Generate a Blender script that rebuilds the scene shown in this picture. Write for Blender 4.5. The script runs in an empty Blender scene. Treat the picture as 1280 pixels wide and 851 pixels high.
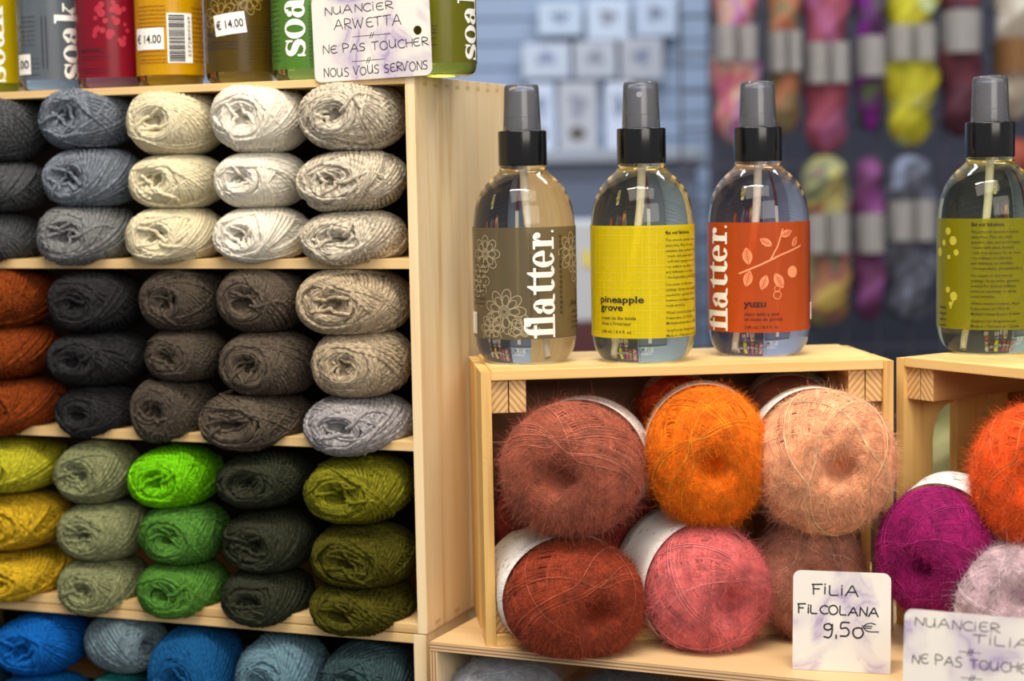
import bpy, bmesh, math, random
import numpy as np
from mathutils import Matrix, Vector

random.seed(7)
C = bpy.context.scene.collection
SC = bpy.context.scene
R = math.radians

# ------------------------------------------------------------------ camera
FPX, PITCH, ROLL = 2259.0, R(5.266), R(-1.085)
ZT = 0.90                                   # height of the display table top
CAM = np.array([0.0, 0.0, ZT + 0.2762])
cp, sp, cr, sr = math.cos(PITCH), math.sin(PITCH), math.cos(ROLL), math.sin(ROLL)
VIEW = np.array([[cr, -sr, 0], [sr, cr, 0], [0, 0, 1]]) @ np.array([[1, 0, 0], [0, -sp, -cp], [0, cp, -sp]])
cam = bpy.data.cameras.new('camera')
cam.sensor_width = 36.0
cam.lens = FPX / 1280 * 36.0
cam.clip_start = 0.05
cam.dof.use_dof = True
cam.dof.focus_distance = 1.035
cam.dof.aperture_fstop = (cam.lens / 1000) / 0.0118
co = bpy.data.objects.new('camera', cam)
C.objects.link(co)
m3 = Matrix([list(VIEW[0]), list(-VIEW[1]), list(-VIEW[2])]).transposed()
co.matrix_world = Matrix.Translation(Vector(CAM)) @ m3.to_4x4()
SC.camera = co

# ------------------------------------------------------------------ light
SC.view_settings.view_transform = 'Standard'
SC.view_settings.look = 'None'
SC.view_settings.gamma = 1.0
SC.view_settings.use_curve_mapping = False
SC.view_settings.exposure = 0.22
SC.cycles.use_denoising = True
SC.cycles.max_bounces = 14
SC.cycles.transmission_bounces = 12
SC.cycles.transparent_max_bounces = 24
SC.cycles.sample_clamp_indirect = 4.0
w = bpy.data.worlds.new('world')
SC.world = w
w.use_nodes = True
w.node_tree.nodes['Background'].inputs[0].default_value = (0.95, 0.96, 1.0, 1)
w.node_tree.nodes['Background'].inputs[1].default_value = 0.33

def area(name, loc, target, sx, sy, power, col):
    l = bpy.data.lights.new(name, 'AREA')
    l.shape = 'RECTANGLE'
    l.size, l.size_y, l.energy, l.color = sx, sy, power, col
    o = bpy.data.objects.new(name, l)
    C.objects.link(o)
    o.location = loc
    o.rotation_euler = (Vector(target) - Vector(loc)).to_track_quat('-Z', 'Y').to_euler()
    return o
WARM = (1.0, 0.90, 0.77)
area('display_spot', (0.0, 0.52, 1.86), (0.0, 1.10, 1.12), 0.9, 0.4, 5.8, WARM)
area('tube_light_front', (-0.25, 0.35, 2.78), (-0.1, 1.1, 1.0), 1.3, 0.10, 26, WARM)
area('back_fill', (0.3, 1.85, 2.78), (0.3, 2.2, 1.2), 1.8, 0.3, 34, (0.86, 0.93, 1.0))  # unseen overhead light added to brighten the background and the label backs
area('front_fill', (0.75, -1.2, 1.95), (0.0, 1.1, 1.15), 1.6, 1.0, 23, (1.0, 0.93, 0.83))  # unseen fill added behind the camera to brighten the fronts

# ------------------------------------------------------------------ pixel rays
def ray(px, py):
    return VIEW.T @ np.array([(px - 640) / FPX, (py - 425.5) / FPX, 1.0])
def on_z(px, py, z):
    d = ray(px, py); return CAM + d * ((z - CAM[2]) / d[2])
def on_plane(px, py, p, n):
    d = ray(px, py); p = np.array(p); n = np.array(n)
    return CAM + d * (((p - CAM) @ n) / (d @ n))
def at(px, py, y):
    return on_plane(px, py, (0, y, 0), (0, 1, 0))

# ------------------------------------------------------------------ materials
def lin(c):
    return tuple(((v / 255) / 12.92 if v / 255 <= 0.04045 else ((v / 255 + 0.055) / 1.055) ** 2.4) for v in c) + (1,)

class N:
    def __init__(s, name):
        s.m = bpy.data.materials.new(name)
        s.m.use_nodes = True
        s.t = s.m.node_tree
        s.b = s.t.nodes['Principled BSDF']
        s.out = s.t.nodes['Material Output']
    def add(s, k, **kw):
        n = s.t.nodes.new(k)
        for a, v in kw.items():
            if a.startswith('i_'):
                n.inputs[int(a[2:])].default_value = v
            else:
                setattr(n, a, v)
        return n
    def link(s, a, b):
        s.t.links.new(a, b)
    def set(s, **kw):
        for k, v in kw.items():
            s.b.inputs[k.replace('_', ' ')].default_value = v
        return s
    def ramp(s, stops):
        r = s.add('ShaderNodeValToRGB')
        e = r.color_ramp.elements
        while len(e) < len(stops):
            e.new(0.5)
        for el, (p, c) in zip(e, stops):
            el.position = p; el.color = c
        return r

_cache = {}
def plain(name, rgb, rough=0.5, **kw):
    if name in _cache: return _cache[name]
    n = N(name); n.set(Base_Color=lin(rgb), Roughness=rough, **kw)
    _cache[name] = n.m
    return n.m

def wood(name, light, dark, axis, scale=1.0, knots=True):
    """pine: growth lines stretched along axis (0,1,2) in object space"""
    if name in _cache: return _cache[name]
    n = N(name)
    tc = n.add('ShaderNodeTexCoord'); oi = n.add('ShaderNodeObjectInfo')
    off = n.add('ShaderNodeVectorMath', operation='SCALE'); off.inputs[3].default_value = 3.1
    n.link(tc.outputs['Object'], off.inputs[0])
    comb = n.add('ShaderNodeCombineXYZ')
    n.link(oi.outputs['Random'], comb.inputs[0]); n.link(oi.outputs['Random'], comb.inputs[1]); n.link(oi.outputs['Random'], comb.inputs[2])
    a0 = n.add('ShaderNodeVectorMath', operation='ADD')
    n.link(tc.outputs['Object'], a0.inputs[0]); n.link(comb.outputs[0], a0.inputs[1])
    mp = n.add('ShaderNodeMapping')
    s = [150 * scale] * 3; s[axis] = 5.0 * scale
    mp.inputs['Scale'].default_value = s
    n.link(a0.outputs[0], mp.inputs[0])
    no = n.add('ShaderNodeTexNoise'); no.inputs['Scale'].default_value = 1.0; no.inputs['Detail'].default_value = 3; no.inputs['Distortion'].default_value = 0.6
    n.link(mp.outputs[0], no.inputs[0])
    mp2 = n.add('ShaderNodeMapping')
    s2 = [34 * scale] * 3; s2[axis] = 3.0 * scale
    mp2.inputs['Scale'].default_value = s2
    n.link(a0.outputs[0], mp2.inputs[0])
    no2 = n.add('ShaderNodeTexNoise'); no2.inputs['Scale'].default_value = 1.0; no2.inputs['Detail'].default_value = 2; no2.inputs['Distortion'].default_value = 1.2
    n.link(mp2.outputs[0], no2.inputs[0])
    mx = n.add('ShaderNodeMath', operation='MULTIPLY_ADD'); mx.inputs[1].default_value = 0.45
    n.link(no.outputs[0], mx.inputs[0])
    m2 = n.add('ShaderNodeMath', operation='MULTIPLY'); m2.inputs[1].default_value = 0.55
    n.link(no2.outputs[0], m2.inputs[0]); n.link(m2.outputs[0], mx.inputs[2])
    r = n.ramp([(0.36, lin(dark)), (0.47, lin([(a * .75 + b * .25) for a, b in zip(light, dark)])), (0.6, lin(light))])
    n.link(mx.outputs[0], r.inputs[0]); n.link(r.outputs[0], n.b.inputs['Base Color'])
    n.set(Roughness=0.5)
    bp = n.add('ShaderNodeBump'); bp.inputs['Strength'].default_value = 0.12; bp.inputs['Distance'].default_value = 0.0006
    n.link(mx.outputs[0], bp.inputs['Height']); n.link(bp.outputs[0], n.b.inputs['Normal'])
    _cache[name] = n.m
    return n.m

def end_grain(name, light, dark, flip=1):
    if name in _cache: return _cache[name]
    n = N(name)
    tc = n.add('ShaderNodeTexCoord')
    mp = n.add('ShaderNodeMapping'); mp.inputs['Rotation'].default_value = (0, R(40) * flip, 0)
    n.link(tc.outputs['Object'], mp.inputs[0])
    wv = n.add('ShaderNodeTexWave', wave_type='BANDS', bands_direction='X')
    wv.inputs['Scale'].default_value = 105; wv.inputs['Distortion'].default_value = 1.2; wv.inputs['Detail'].default_value = 1
    n.link(mp.outputs[0], wv.inputs[0])
    r = n.ramp([(0.1, lin(dark)), (0.55, lin(light)), (1, lin(light))])
    n.link(wv.outputs[0], r.inputs[0]); n.link(r.outputs[0], n.b.inputs['Base Color'])
    n.set(Roughness=0.65)
    _cache[name] = n.m
    return n.m

def yarn_mat(name, rgb, heather=0.25, sheen=0.35, second=None):
    """twisted plied wool; the UV runs along (u) and around (v) every strand"""
    if name in _cache: return _cache[name]
    n = N(name)
    uv = n.add('ShaderNodeUVMap')
    sep = n.add('ShaderNodeSeparateXYZ'); n.link(uv.outputs[0], sep.inputs[0])
    mu = n.add('ShaderNodeMath', operation='MULTIPLY'); mu.inputs[1].default_value = 1500.0   # ply twist per metre
    n.link(sep.outputs[0], mu.inputs[0])
    ma = n.add('ShaderNodeMath', operation='MULTIPLY_ADD'); ma.inputs[1].default_value = 4 * math.pi
    n.link(sep.outputs[1], ma.inputs[0]); n.link(mu.outputs[0], ma.inputs[2])
    sn = n.add('ShaderNodeMath', operation='SINE'); n.link(ma.outputs[0], sn.inputs[0])
    bp = n.add('ShaderNodeBump'); bp.inputs['Strength'].default_value = 0.6; bp.inputs['Distance'].default_value = 0.00022
    n.link(sn.outputs[0], bp.inputs['Height']); n.link(bp.outputs[0], n.b.inputs['Normal'])
    mp = n.add('ShaderNodeMapping'); mp.inputs['Scale'].default_value = (260, 3, 1)
    n.link(uv.outputs[0], mp.inputs[0])
    no = n.add('ShaderNodeTexNoise'); no.inputs['Scale'].default_value = 1; no.inputs['Detail'].default_value = 3
    n.link(mp.outputs[0], no.inputs[0])
    dk = [v * (1 - heather) for v in rgb]
    lt = second or [min(255, v * (1 + heather * .7) + 6 * heather) for v in rgb]
    r = n.ramp([(0.3, lin(dk)), (0.5, lin(rgb)), (0.72, lin(lt))])
    n.link(no.outputs[0], r.inputs[0]); n.link(r.outputs[0], n.b.inputs['Base Color'])
    n.set(Roughness=0.95, Sheen_Weight=0.0)
    n.b.inputs['Specular IOR Level'].default_value = 0.05
    tl = n.add('ShaderNodeBsdfTranslucent'); n.link(r.outputs[0], tl.inputs[0]); n.link(bp.outputs[0], tl.inputs['Normal'])
    ms = n.add('ShaderNodeMixShader'); ms.inputs[0].default_value = 0.34
    n.link(n.b.outputs[0], ms.inputs[1]); n.link(tl.outputs[0], ms.inputs[2]); n.link(ms.outputs[0], n.out.inputs[0])
    _cache[name] = n.m
    return n.m

def glassy(name, rgb, ior=1.36, rough=0.0):
    if name in _cache: return _cache[name]
    n = N(name)
    n.set(Base_Color=lin(rgb), Roughness=rough, IOR=ior, Transmission_Weight=1.0)
    _cache[name] = n.m
    return n.m

def film(name, rgb, see=0.4, rough=0.25):
    """printed translucent plastic sleeve"""
    if name in _cache: return _cache[name]
    n = N(name)
    c = lin(rgb)
    d = n.add('ShaderNodeBsdfDiffuse'); d.inputs[0].default_value = c
    t = n.add('ShaderNodeBsdfTranslucent'); t.inputs[0].default_value = c
    m1 = n.add('ShaderNodeMixShader'); m1.inputs[0].default_value = 0.42
    n.link(d.outputs[0], m1.inputs[1]); n.link(t.outputs[0], m1.inputs[2])
    tr = n.add('ShaderNodeBsdfTransparent'); tr.inputs[0].default_value = tuple(0.05 + 0.95 * v for v in c[:3]) + (1,)
    m2 = n.add('ShaderNodeMixShader'); m2.inputs[0].default_value = see
    n.link(m1.outputs[0], m2.inputs[1]); n.link(tr.outputs[0], m2.inputs[2])
    g = n.add('ShaderNodeBsdfGlossy'); g.inputs['Roughness'].default_value = rough
    fr = n.add('ShaderNodeFresnel'); fr.inputs[0].default_value = 1.4
    m3_ = n.add('ShaderNodeMixShader')
    n.link(fr.outputs[0], m3_.inputs[0]); n.link(m2.outputs[0], m3_.inputs[1]); n.link(g.outputs[0], m3_.inputs[2])
    n.link(m3_.outputs[0], n.out.inputs[0])
    _cache[name] = n.m
    return n.m

def marble_card(name, seed=0.0):
    if name in _cache: return _cache[name]
    n = N(name)
    tc = n.add('ShaderNodeTexCoord')
    mp = n.add('ShaderNodeMapping'); mp.inputs['Location'].default_value = (seed, seed * .7, 0)
    n.link(tc.outputs['Object'], mp.inputs[0])
    no = n.add('ShaderNodeTexNoise'); no.inputs['Scale'].default_value = 26; no.inputs['Detail'].default_value = 5; no.inputs['Distortion'].default_value = 1.0
    n.link(mp.outputs[0], no.inputs[0])
    su = n.add('ShaderNodeMath', operation='SUBTRACT'); su.inputs[1].default_value = 0.5
    ab = n.add('ShaderNodeMath', operation='ABSOLUTE')
    n.link(no.outputs[0], su.inputs[0]); n.link(su.outputs[0], ab.inputs[0])
    no2 = n.add('ShaderNodeTexNoise'); no2.inputs['Scale'].default_value = 30; no2.inputs['Detail'].default_value = 2
    n.link(mp.outputs[0], no2.inputs[0])
    r1 = n.ramp([(0.0, (1, 1, 1, 1)), (0.018, (.6, .6, .6, 1)), (0.14, (0, 0, 0, 1))])
    n.link(ab.outputs[0], r1.inputs[0])
    r2 = n.ramp([(0.44, (0, 0, 0, 1)), (0.58, (1, 1, 1, 1))])
    n.link(no2.outputs[0], r2.inputs[0])
    mu = n.add('ShaderNodeMath', operation='MULTIPLY')
    n.link(r1.outputs[0], mu.inputs[0]); n.link(r2.outputs[0], mu.inputs[1])
    mu2 = n.add('ShaderNodeMath', operation='MULTIPLY'); mu2.inputs[1].default_value = 0.7
    n.link(mu.outputs[0], mu2.inputs[0])
    mix = n.add('ShaderNodeMix', data_type='RGBA')
    mix.inputs[6].default_value = lin((226, 221, 214)); mix.inputs[7].default_value = lin((120, 88, 168))
    n.link(mu2.outputs[0], mix.inputs[0]); n.link(mix.outputs[2], n.b.inputs['Base Color'])
    n.set(Roughness=0.35)
    _cache[name] = n.m
    return n.m

def noise_cols(name, cols, scale=18, rough=0.8):
    if name in _cache: return _cache[name]
    n = N(name)
    tc = n.add('ShaderNodeTexCoord'); oi = n.add('ShaderNodeObjectInfo')
    mp = n.add('ShaderNodeMapping'); mp.inputs['Scale'].default_value = (1, 1, 0.8)
    n.link(tc.outputs['Object'], mp.inputs[0])
    no = n.add('ShaderNodeTexNoise', noise_dimensions='4D'); no.inputs['Scale'].default_value = scale; no.inputs['Detail'].default_value = 2
    n.link(mp.outputs[0], no.inputs['Vector']); n.link(oi.outputs['Random'], no.inputs['W'])
    k = len(cols)
    r = n.ramp([(0.33 + 0.34 * i / max(1, k - 1), lin(c)) for i, c in enumerate(cols)])
    n.link(no.outputs[0], r.inputs[0]); n.link(r.outputs[0], n.b.inputs['Base Color'])
    n.set(Roughness=rough)
    _cache[name] = n.m
    return n.m

# ------------------------------------------------------------------ object helpers
def tag(o, label=None, cat=None, group=None, kind=None):
    if label: o['label'] = label
    if cat: o['category'] = cat
    if group: o['group'] = group
    if kind: o['kind'] = kind
    return o
def empty(name, loc, rz=0.0, label=None, cat=None, group=None, rot=None):
    o = bpy.data.objects.new(name, None); C.objects.link(o)
    o.empty_display_size = 0.02
    o.location = loc
    o.rotation_euler = rot if rot else (0, 0, rz)
    return tag(o, label, cat, group)
def link_mesh(name, me, mats, parent=None, loc=None, rz=None):
    o = bpy.data.objects.new(name, me); C.objects.link(o)
    for m in (mats if isinstance(mats, (list, tuple)) else [mats]):
        me.materials.append(m)
    if parent: o.parent = parent
    if loc is not None: o.location = loc
    if rz is not None: o.rotation_euler = (0, 0, rz)
    return o
def smooth(me, on=True):
    me.polygons.foreach_set('use_smooth', np.full(len(me.polygons), on))
def from_bm(name, bm, mats, parent=None, sm=False, **kw):
    bmesh.ops.recalc_face_normals(bm, faces=bm.faces)
    me = bpy.data.meshes.new(name); bm.to_mesh(me); bm.free()
    if sm: smooth(me)
    return link_mesh(name, me, mats, parent, **kw)
def add_box(bm, lo, hi, bev=0.0, mi=0):
    r = bmesh.ops.create_cube(bm, size=1.0)
    vs = r['verts']
    for v in vs:
        v.co = Vector([lo[i] + (v.co[i] + .5) * (hi[i] - lo[i]) for i in range(3)])
    fs = {f for v in vs for f in v.link_faces}
    for f in fs: f.material_index = mi
    if bev > 0:
        es = list({e for v in vs for e in v.link_edges})
        bmesh.ops.bevel(bm, geom=es, offset=bev, segments=2, affect='EDGES', profile=0.6)
def box(name, lo, hi, mat, parent=None, bev=0.0, **kw):
    bm = bmesh.new(); add_box(bm, lo, hi, bev)
    return from_bm(name, bm, mat, parent, **kw)
def lathe(name, prof, mats, parent=None, seg=64, closed=True, sm=True, **kw):
    """prof: list of (r, z) from bottom to top"""
    bm = bmesh.new(); rings = []
    for r, z in prof:
        if r < 1e-6:
            rings.append([bm.verts.new((0, 0, z))])
        else:
            rings.append([bm.verts.new((r * math.cos(2 * math.pi * i / seg), r * math.sin(2 * math.pi * i / seg), z)) for i in range(seg)])
    for a, b in zip(rings, rings[1:]):
        for i in range(seg):
            j = (i + 1) % seg
            if len(a) == 1 and len(b) == 1: continue
            if len(a) == 1: bm.faces.new((a[0], b[j], b[i]))
            elif len(b) == 1: bm.faces.new((a[i], a[j], b[0]))
            else: bm.faces.new((a[i], a[j], b[j], b[i]))
    return from_bm(name, bm, mats, parent, sm=sm, **kw)
def round_prof(pts, n=5, rad=0.002):
    """round the corners of a polyline profile"""
    out = [pts[0]]
    for p, q, s in zip(pts, pts[1:], pts[2:]):
        p, q, s = map(np.array, (p, q, s))
        r1 = min(rad, np.linalg.norm(p - q) * .45); r2 = min(rad, np.linalg.norm(s - q) * .45)
        a = q + (p - q) / max(1e-9, np.linalg.norm(p - q)) * r1
        b = q + (s - q) / max(1e-9, np.linalg.norm(s - q)) * r2
        for k in range(n + 1):
            t = k / n
            out.append(tuple((1 - t) ** 2 * a + 2 * t * (1 - t) * q + t * t * b))
    out.append(pts[-1])
    return out

def mesh_np(name, V, F4=None, F3=None, uv4=None, mi4=None, mi3=None):
    F4 = np.zeros((0, 4), int) if F4 is None else F4
    F3 = np.zeros((0, 3), int) if F3 is None else F3
    me = bpy.data.meshes.new(name)
    me.vertices.add(len(V)); me.vertices.foreach_set('co', V.astype(np.float32).ravel())
    nl = F4.size + F3.size
    me.loops.add(nl); me.loops.foreach_set('vertex_index', np.concatenate([F4.ravel(), F3.ravel()]).astype(np.int32))
    npoly = len(F4) + len(F3)
    me.polygons.add(npoly)
    st = np.concatenate([np.arange(len(F4)) * 4, F4.size + np.arange(len(F3)) * 3]).astype(np.int32)
    me.polygons.foreach_set('loop_start', st)
    me.polygons.foreach_set('use_smooth', np.ones(npoly, bool))
    mi = np.concatenate([np.zeros(len(F4), int) if mi4 is None else mi4, np.zeros(len(F3), int) if mi3 is None else mi3]).astype(np.int32)
    me.polygons.foreach_set('material_index', mi)
    if uv4 is not None:
        u = me.uv_layers.new(name='UVMap')
        full = np.zeros((nl, 2), np.float32); full[:F4.size] = uv4.reshape(-1, 2)
        u.data.foreach_set('uv', full.ravel())
    me.update(calc_edges=True)
    me.validate()
    return me

def tubes(paths, rad, sides, nrm):
    """paths (S,P,3) with reference normals nrm (S,P,3), -> V, F, UV"""
    S, P, _ = paths.shape
    T = np.gradient(paths, axis=1); T /= np.linalg.norm(T, axis=2, keepdims=True) + 1e-12
    Nn = nrm - (nrm * T).sum(2, keepdims=True) * T
    Nn /= np.linalg.norm(Nn, axis=2, keepdims=True) + 1e-12
    B = np.cross(T, Nn)
    an = np.arange(sides) / sides * 2 * np.pi
    rad = np.broadcast_to(np.asarray(rad, float), (S, P))
    V = paths[:, :, None, :] + rad[:, :, None, None] * (np.cos(an)[None, None, :, None] * Nn[:, :, None, :] + np.sin(an)[None, None, :, None] * B[:, :, None, :])
    seg = np.linalg.norm(np.diff(paths, axis=1), axis=2)
    u = np.concatenate([np.zeros((S, 1)), np.cumsum(seg, axis=1)], axis=1)
    idx = np.arange(S * P * sides).reshape(S, P, sides)
    a = idx[:, :-1, :]; b = np.roll(a, -1, axis=2); d = idx[:, 1:, :]; c = np.roll(d, -1, axis=2)
    F = np.stack([a, b, c, d], axis=-1).reshape(-1, 4)
    v0 = np.broadcast_to((np.arange(sides) / sides)[None, None, :], a.shape); v1 = v0 + 1 / sides
    u0 = np.broadcast_to(u[:, :-1, None], a.shape); u1 = np.broadcast_to(u[:, 1:, None], a.shape)
    UV = np.stack([np.stack([u0, v0], -1), np.stack([u0, v1], -1), np.stack([u1, v1], -1), np.stack([u1, v0], -1)], axis=-2).reshape(-1, 4, 2)
    return V.reshape(-1, 3), F, UV

SQ = 0.92
def ball_surface(th, ph, a, b, c, dimp, hole, ex=0.86):
    """wound ball, axis along y, front pole (theta 0) at -y, with a hollow at each pole"""
    st = np.clip(np.sin(th), 0, 1) ** ex
    y = -c * np.cos(th)
    d = dimp * np.exp(-(st / hole) ** 2)
    y = np.where(th < np.pi / 2, y + d, y - d)
    cc, ss = np.cos(ph), np.sin(ph)
    return np.stack([a * st * np.sign(cc) * np.abs(cc) ** SQ, y, b * st * np.sign(ss) * np.abs(ss) ** SQ], axis=-1)

def wound(rng, a, b, c, rad, bands, per, pts, dimp, hole, inner, outer, lift, sides=6, ex=.86, jit=.012):
    """bands of parallel strands laid over each other, each turn swinging from the rim of the front hollow to the back one"""
    paths = []
    t = np.linspace(0, 2 * np.pi, pts)
    for k in range(bands):
        f = k / max(1, bands - 1)
        th0 = inner + (outer - inner) * (0.25 + 0.75 * f) * rng.uniform(0.45, 1.1)
        if k < bands * .3: th0 = inner * rng.uniform(.8, 1.8)
        A = np.pi / 2 - th0
        wv = rng.uniform(0.75, 1.35)
        p0 = rng.uniform(0, 2 * np.pi)
        step = rad * 2.0 / max(a, b) * rng.uniform(1.15, 1.4)
        bend = rng.uniform(-.4, .4)
        m = int(per * rng.uniform(.7, 1.3))
        base = 1 + (lift * (f - 0.75)) / b
        for j in range(m):
            th = np.pi / 2 + A * np.cos(t + 0.05 * np.sin(3 * t + k)) + 0.02 * np.sin(2 * t + j * .6) + rng.normal(0, jit)
            # sharper reversals near the hollow: strand curls round it
            ph = p0 + j * step / max(.55, math.sin(th0 + .3)) * .8 + wv * t + 0.35 * np.sin(t) * bend + rng.normal(0, jit)
            s = base + rng.uniform(-.25, .35) * rad / b
            paths.append(ball_surface(th, ph, a, b, c, dimp, hole, ex) * s)
    P = np.array(paths)
    nr = P / np.array([a * a, c * c, b * b])
    return P, nr

def hairs(rng, V, Nn, count, lmin, lmax, rad, droop=0.35, pts=4, up=(.25, 1.0)):
    i = rng.integers(0, len(V), count)
    o = V[i]; n = Nn[i] / (np.linalg.norm(Nn[i], axis=1, keepdims=True) + 1e-9)
    d = n * rng.uniform(up[0], up[1], (count, 1)) + rng.normal(0, .6, (count, 3))
    if up[1] < .5: d -= n * (d * n).sum(1, keepdims=True) * .9; d += n * up[1] * .3
    d /= np.linalg.norm(d, axis=1, keepdims=True)
    L = rng.uniform(lmin, lmax, (count, 1)) * rng.uniform(.5, 1, (count, 1))
    bend = rng.normal(0, .7, (count, 3)); bend[:, 2] -= droop
    tt = np.linspace(0, 1, pts)[None, :, None]
    P = o[:, None, :] + L[:, None, :] * (d[:, None, :] * tt + bend[:, None, :] * tt ** 2 * .5)
    rr = rad * (1 - 0.6 * np.linspace(0, 1, pts))[None, :]
    ref = np.broadcast_to(np.cross(d, rng.normal(0, 1, (count, 3)))[:, None, :], P.shape)
    return tubes(P, np.broadcast_to(rr, (count, pts)), 3, ref)

def merge(parts):
    Vs, Fs, Us, Ms, o = [], [], [], [], 0
    for V, F, U, mi in parts:
        Vs.append(V); Fs.append(F + o); Us.append(U); Ms.append(np.full(len(F), mi)); o += len(V)
    return np.concatenate(Vs), np.concatenate(Fs), np.concatenate(Us), np.concatenate(Ms)

def core(a, b, c, dimp, hole, nt=28, npn=40, s=0.95, ex=.86):
    th = np.linspace(0.001, np.pi - 0.001, nt)[:, None]; ph = (np.arange(npn) / npn * 2 * np.pi)[None, :]
    th, ph = np.broadcast_arrays(th, ph)
    P = ball_surface(th, ph, a, b, c, dimp, hole, ex) * s
    idx = np.arange(nt * npn).reshape(nt, npn)
    A_ = idx[:-1]; D_ = idx[1:]
    F = np.stack([A_, np.roll(A_, -1, 1), np.roll(D_, -1, 1), D_], -1).reshape(-1, 4)
    U = np.zeros((len(F), 4, 2)); U[:, :, 0] = (F[:, :, ] // npn) * .002; U[:, :, 1] = (F % npn) / npn
    return P.reshape(-1, 3), F, U

def rot_np(yaw, tilt, spin):
    return np.array(Matrix.Rotation(yaw, 3, 'Z') @ Matrix.Rotation(tilt, 3, 'X') @ Matrix.Rotation(spin, 3, 'Y'))

# ------------------------------------------------------------------ frames of reference
YS = R(21.5)                                     # the wall of cubby shelves is turned to the right
S0 = np.array([-0.0546, 1.0714, ZT])             # its near right-hand bottom corner
US = np.array([math.cos(YS), -math.sin(YS), 0]); NS = np.array([math.sin(YS), math.cos(YS), 0])
def sh_xz(px, py, d=0.0):
    """pixel -> (x, z) in the shelf's own frame on the plane d behind its front"""
    p = on_plane(px, py, S0 + NS * d, NS) - S0
    return p @ US, p[2]

# ------------------------------------------------------------------ setting
wall_m = N('wall_paint')
wall_m.set(Base_Color=lin((134, 152, 180)), Roughness=0.6)
floor = box('floor', (-4, -2.5, -0.05), (4, 3.4, 0.0), plain('floor_grey', (120, 116, 112), 0.6)); tag(floor, kind='structure')
ceil = box('ceiling', (-4, -2.5, 2.85), (4, 3.4, 2.9), plain('ceiling_white', (225, 225, 222), 0.8)); tag(ceil, kind='structure')
bm = bmesh.new()
add_box(bm, (-4, 3.0, 0), (0.33, 3.1, 2.85))
for k in range(52):
    z = 0.75 + k * 0.04
    add_box(bm, (-4, 2.992, z), (0.33, 3.0, z + 0.036), 0.0)
wl = from_bm('wall_back', bm, wall_m.m); tag(wl, kind='structure')
wr = box('wall_right', (0.33, 3.0, 0), (4, 3.1, 2.85), plain('dark_panel', (44, 48, 64), 0.7)); tag(wr, kind='structure')
# ------------------------------------------------------------------ timber
PALE, PALE_D = (240, 217, 176), (216, 180, 126)
PINE, PINE_D = (228, 188, 116), (190, 140, 68)
pz = wood('shelf_pine_upright', PALE, PALE_D, 2)
px_ = wood('shelf_pine_flat', (226, 194, 138), (198, 156, 96), 0)
cz = wood('crate_pine_upright', PINE, PINE_D, 2, 1.2)
cx = wood('crate_pine_flat', (230, 194, 126), (198, 150, 78), 0, 0.9)
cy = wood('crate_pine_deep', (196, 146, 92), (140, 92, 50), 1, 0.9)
eg1 = end_grain('end_grain', (218, 180, 124), (182, 136, 82), 1)
eg2 = end_grain('end_grain_turned', (214, 176, 118), (178, 132, 80), -1)
eg_soft = end_grain('end_grain_soft', (228, 200, 152), (206, 172, 120), 1)
shaded_slat = wood('crate_pine_shaded', (150, 98, 58), (104, 62, 34), 0, 0.9)  # crate pine darkened: shade of the crate interior put into the colour

shade_back = plain('cubby_shade_backing', (22, 19, 18), 0.9)  # near-black so the shade behind the balls sits in the panel colour

def ply_edge(name, axis):
    if name in _cache: return _cache[name]
    n = N(name)
    tc = n.add('ShaderNodeTexCoord'); sp_ = n.add('ShaderNodeSeparateXYZ'); n.link(tc.outputs['Object'], sp_.inputs[0])
    mu = n.add('ShaderNodeMath', operation='MULTIPLY'); mu.inputs[1].default_value = 3300; n.link(sp_.outputs[axis], mu.inputs[0])
    sn = n.add('ShaderNodeMath', operation='SINE'); n.link(mu.outputs[0], sn.inputs[0])
    ma = n.add('ShaderNodeMath', operation='MULTIPLY_ADD'); ma.inputs[1].default_value = .5; ma.inputs[2].default_value = .5; n.link(sn.outputs[0], ma.inputs[0])
    r = n.ramp([(0.25, lin((150, 112, 76))), (0.6, lin((214, 180, 138)))])
    n.link(ma.outputs[0], r.inputs[0]); n.link(r.outputs[0], n.b.inputs['Base Color']); n.set(Roughness=0.6)
    _cache[name] = n.m
    return n.m

def bands_by_normal(o, axis, sign, mi):
    for p in o.data.polygons:
        if p.normal[axis] * sign > 0.9: p.material_index = mi

# ---- cubby shelf unit with yarn (upper box) and the one below it
SW, SD, SH, TB = 0.44, 0.165, 0.335, 0.0062
BOARDS = [0.2210, 0.1115]                         # undersides of the two inner boards
up = empty('yarn_shelf', S0, -YS, 'pale pine cubby shelf packed with yarn balls, bottles standing on its top', 'shelf')
box('side_panel', (-TB, 0, 0), (0, SD, SH), pz, up, 0.0004)
box('side_panel', (-SW, 0, 0), (-SW + TB, SD, SH), pz, up, 0.0004)
box('top_board', (-SW + TB, 0.0002, SH - 0.0047), (-TB, SD, SH), px_, up, 0.0004)
box('bottom_board', (-SW + TB, 0.0002, 0), (-TB, SD, 0.0058), px_, up, 0.0004)
for z in BOARDS:
    box('inner_board', (-SW + TB, 0.0002, z), (-TB + 0.0025, SD - 0.006, z + 0.0060), px_, up, 0.0004)
box('back_panel', (-SW + TB, SD - 0.005, 0.0058), (-TB, SD - 0.001, SH - 0.0047), shade_back, up)
for k in range(9):                                # finger joint of the top board showing on the side
    box('finger_joint', (-0.0012, 0.012 + k * 0.0165, SH - 0.0062), (0.00012, 0.018 + k * 0.0165, SH - 0.0004), eg_soft, up)
for k in range(4):
    box('finger_joint', (-0.0012, 0.012 + k * 0.030, 0.0005), (0.00012, 0.020 + k * 0.030, 0.0062), eg_soft, up)

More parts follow.
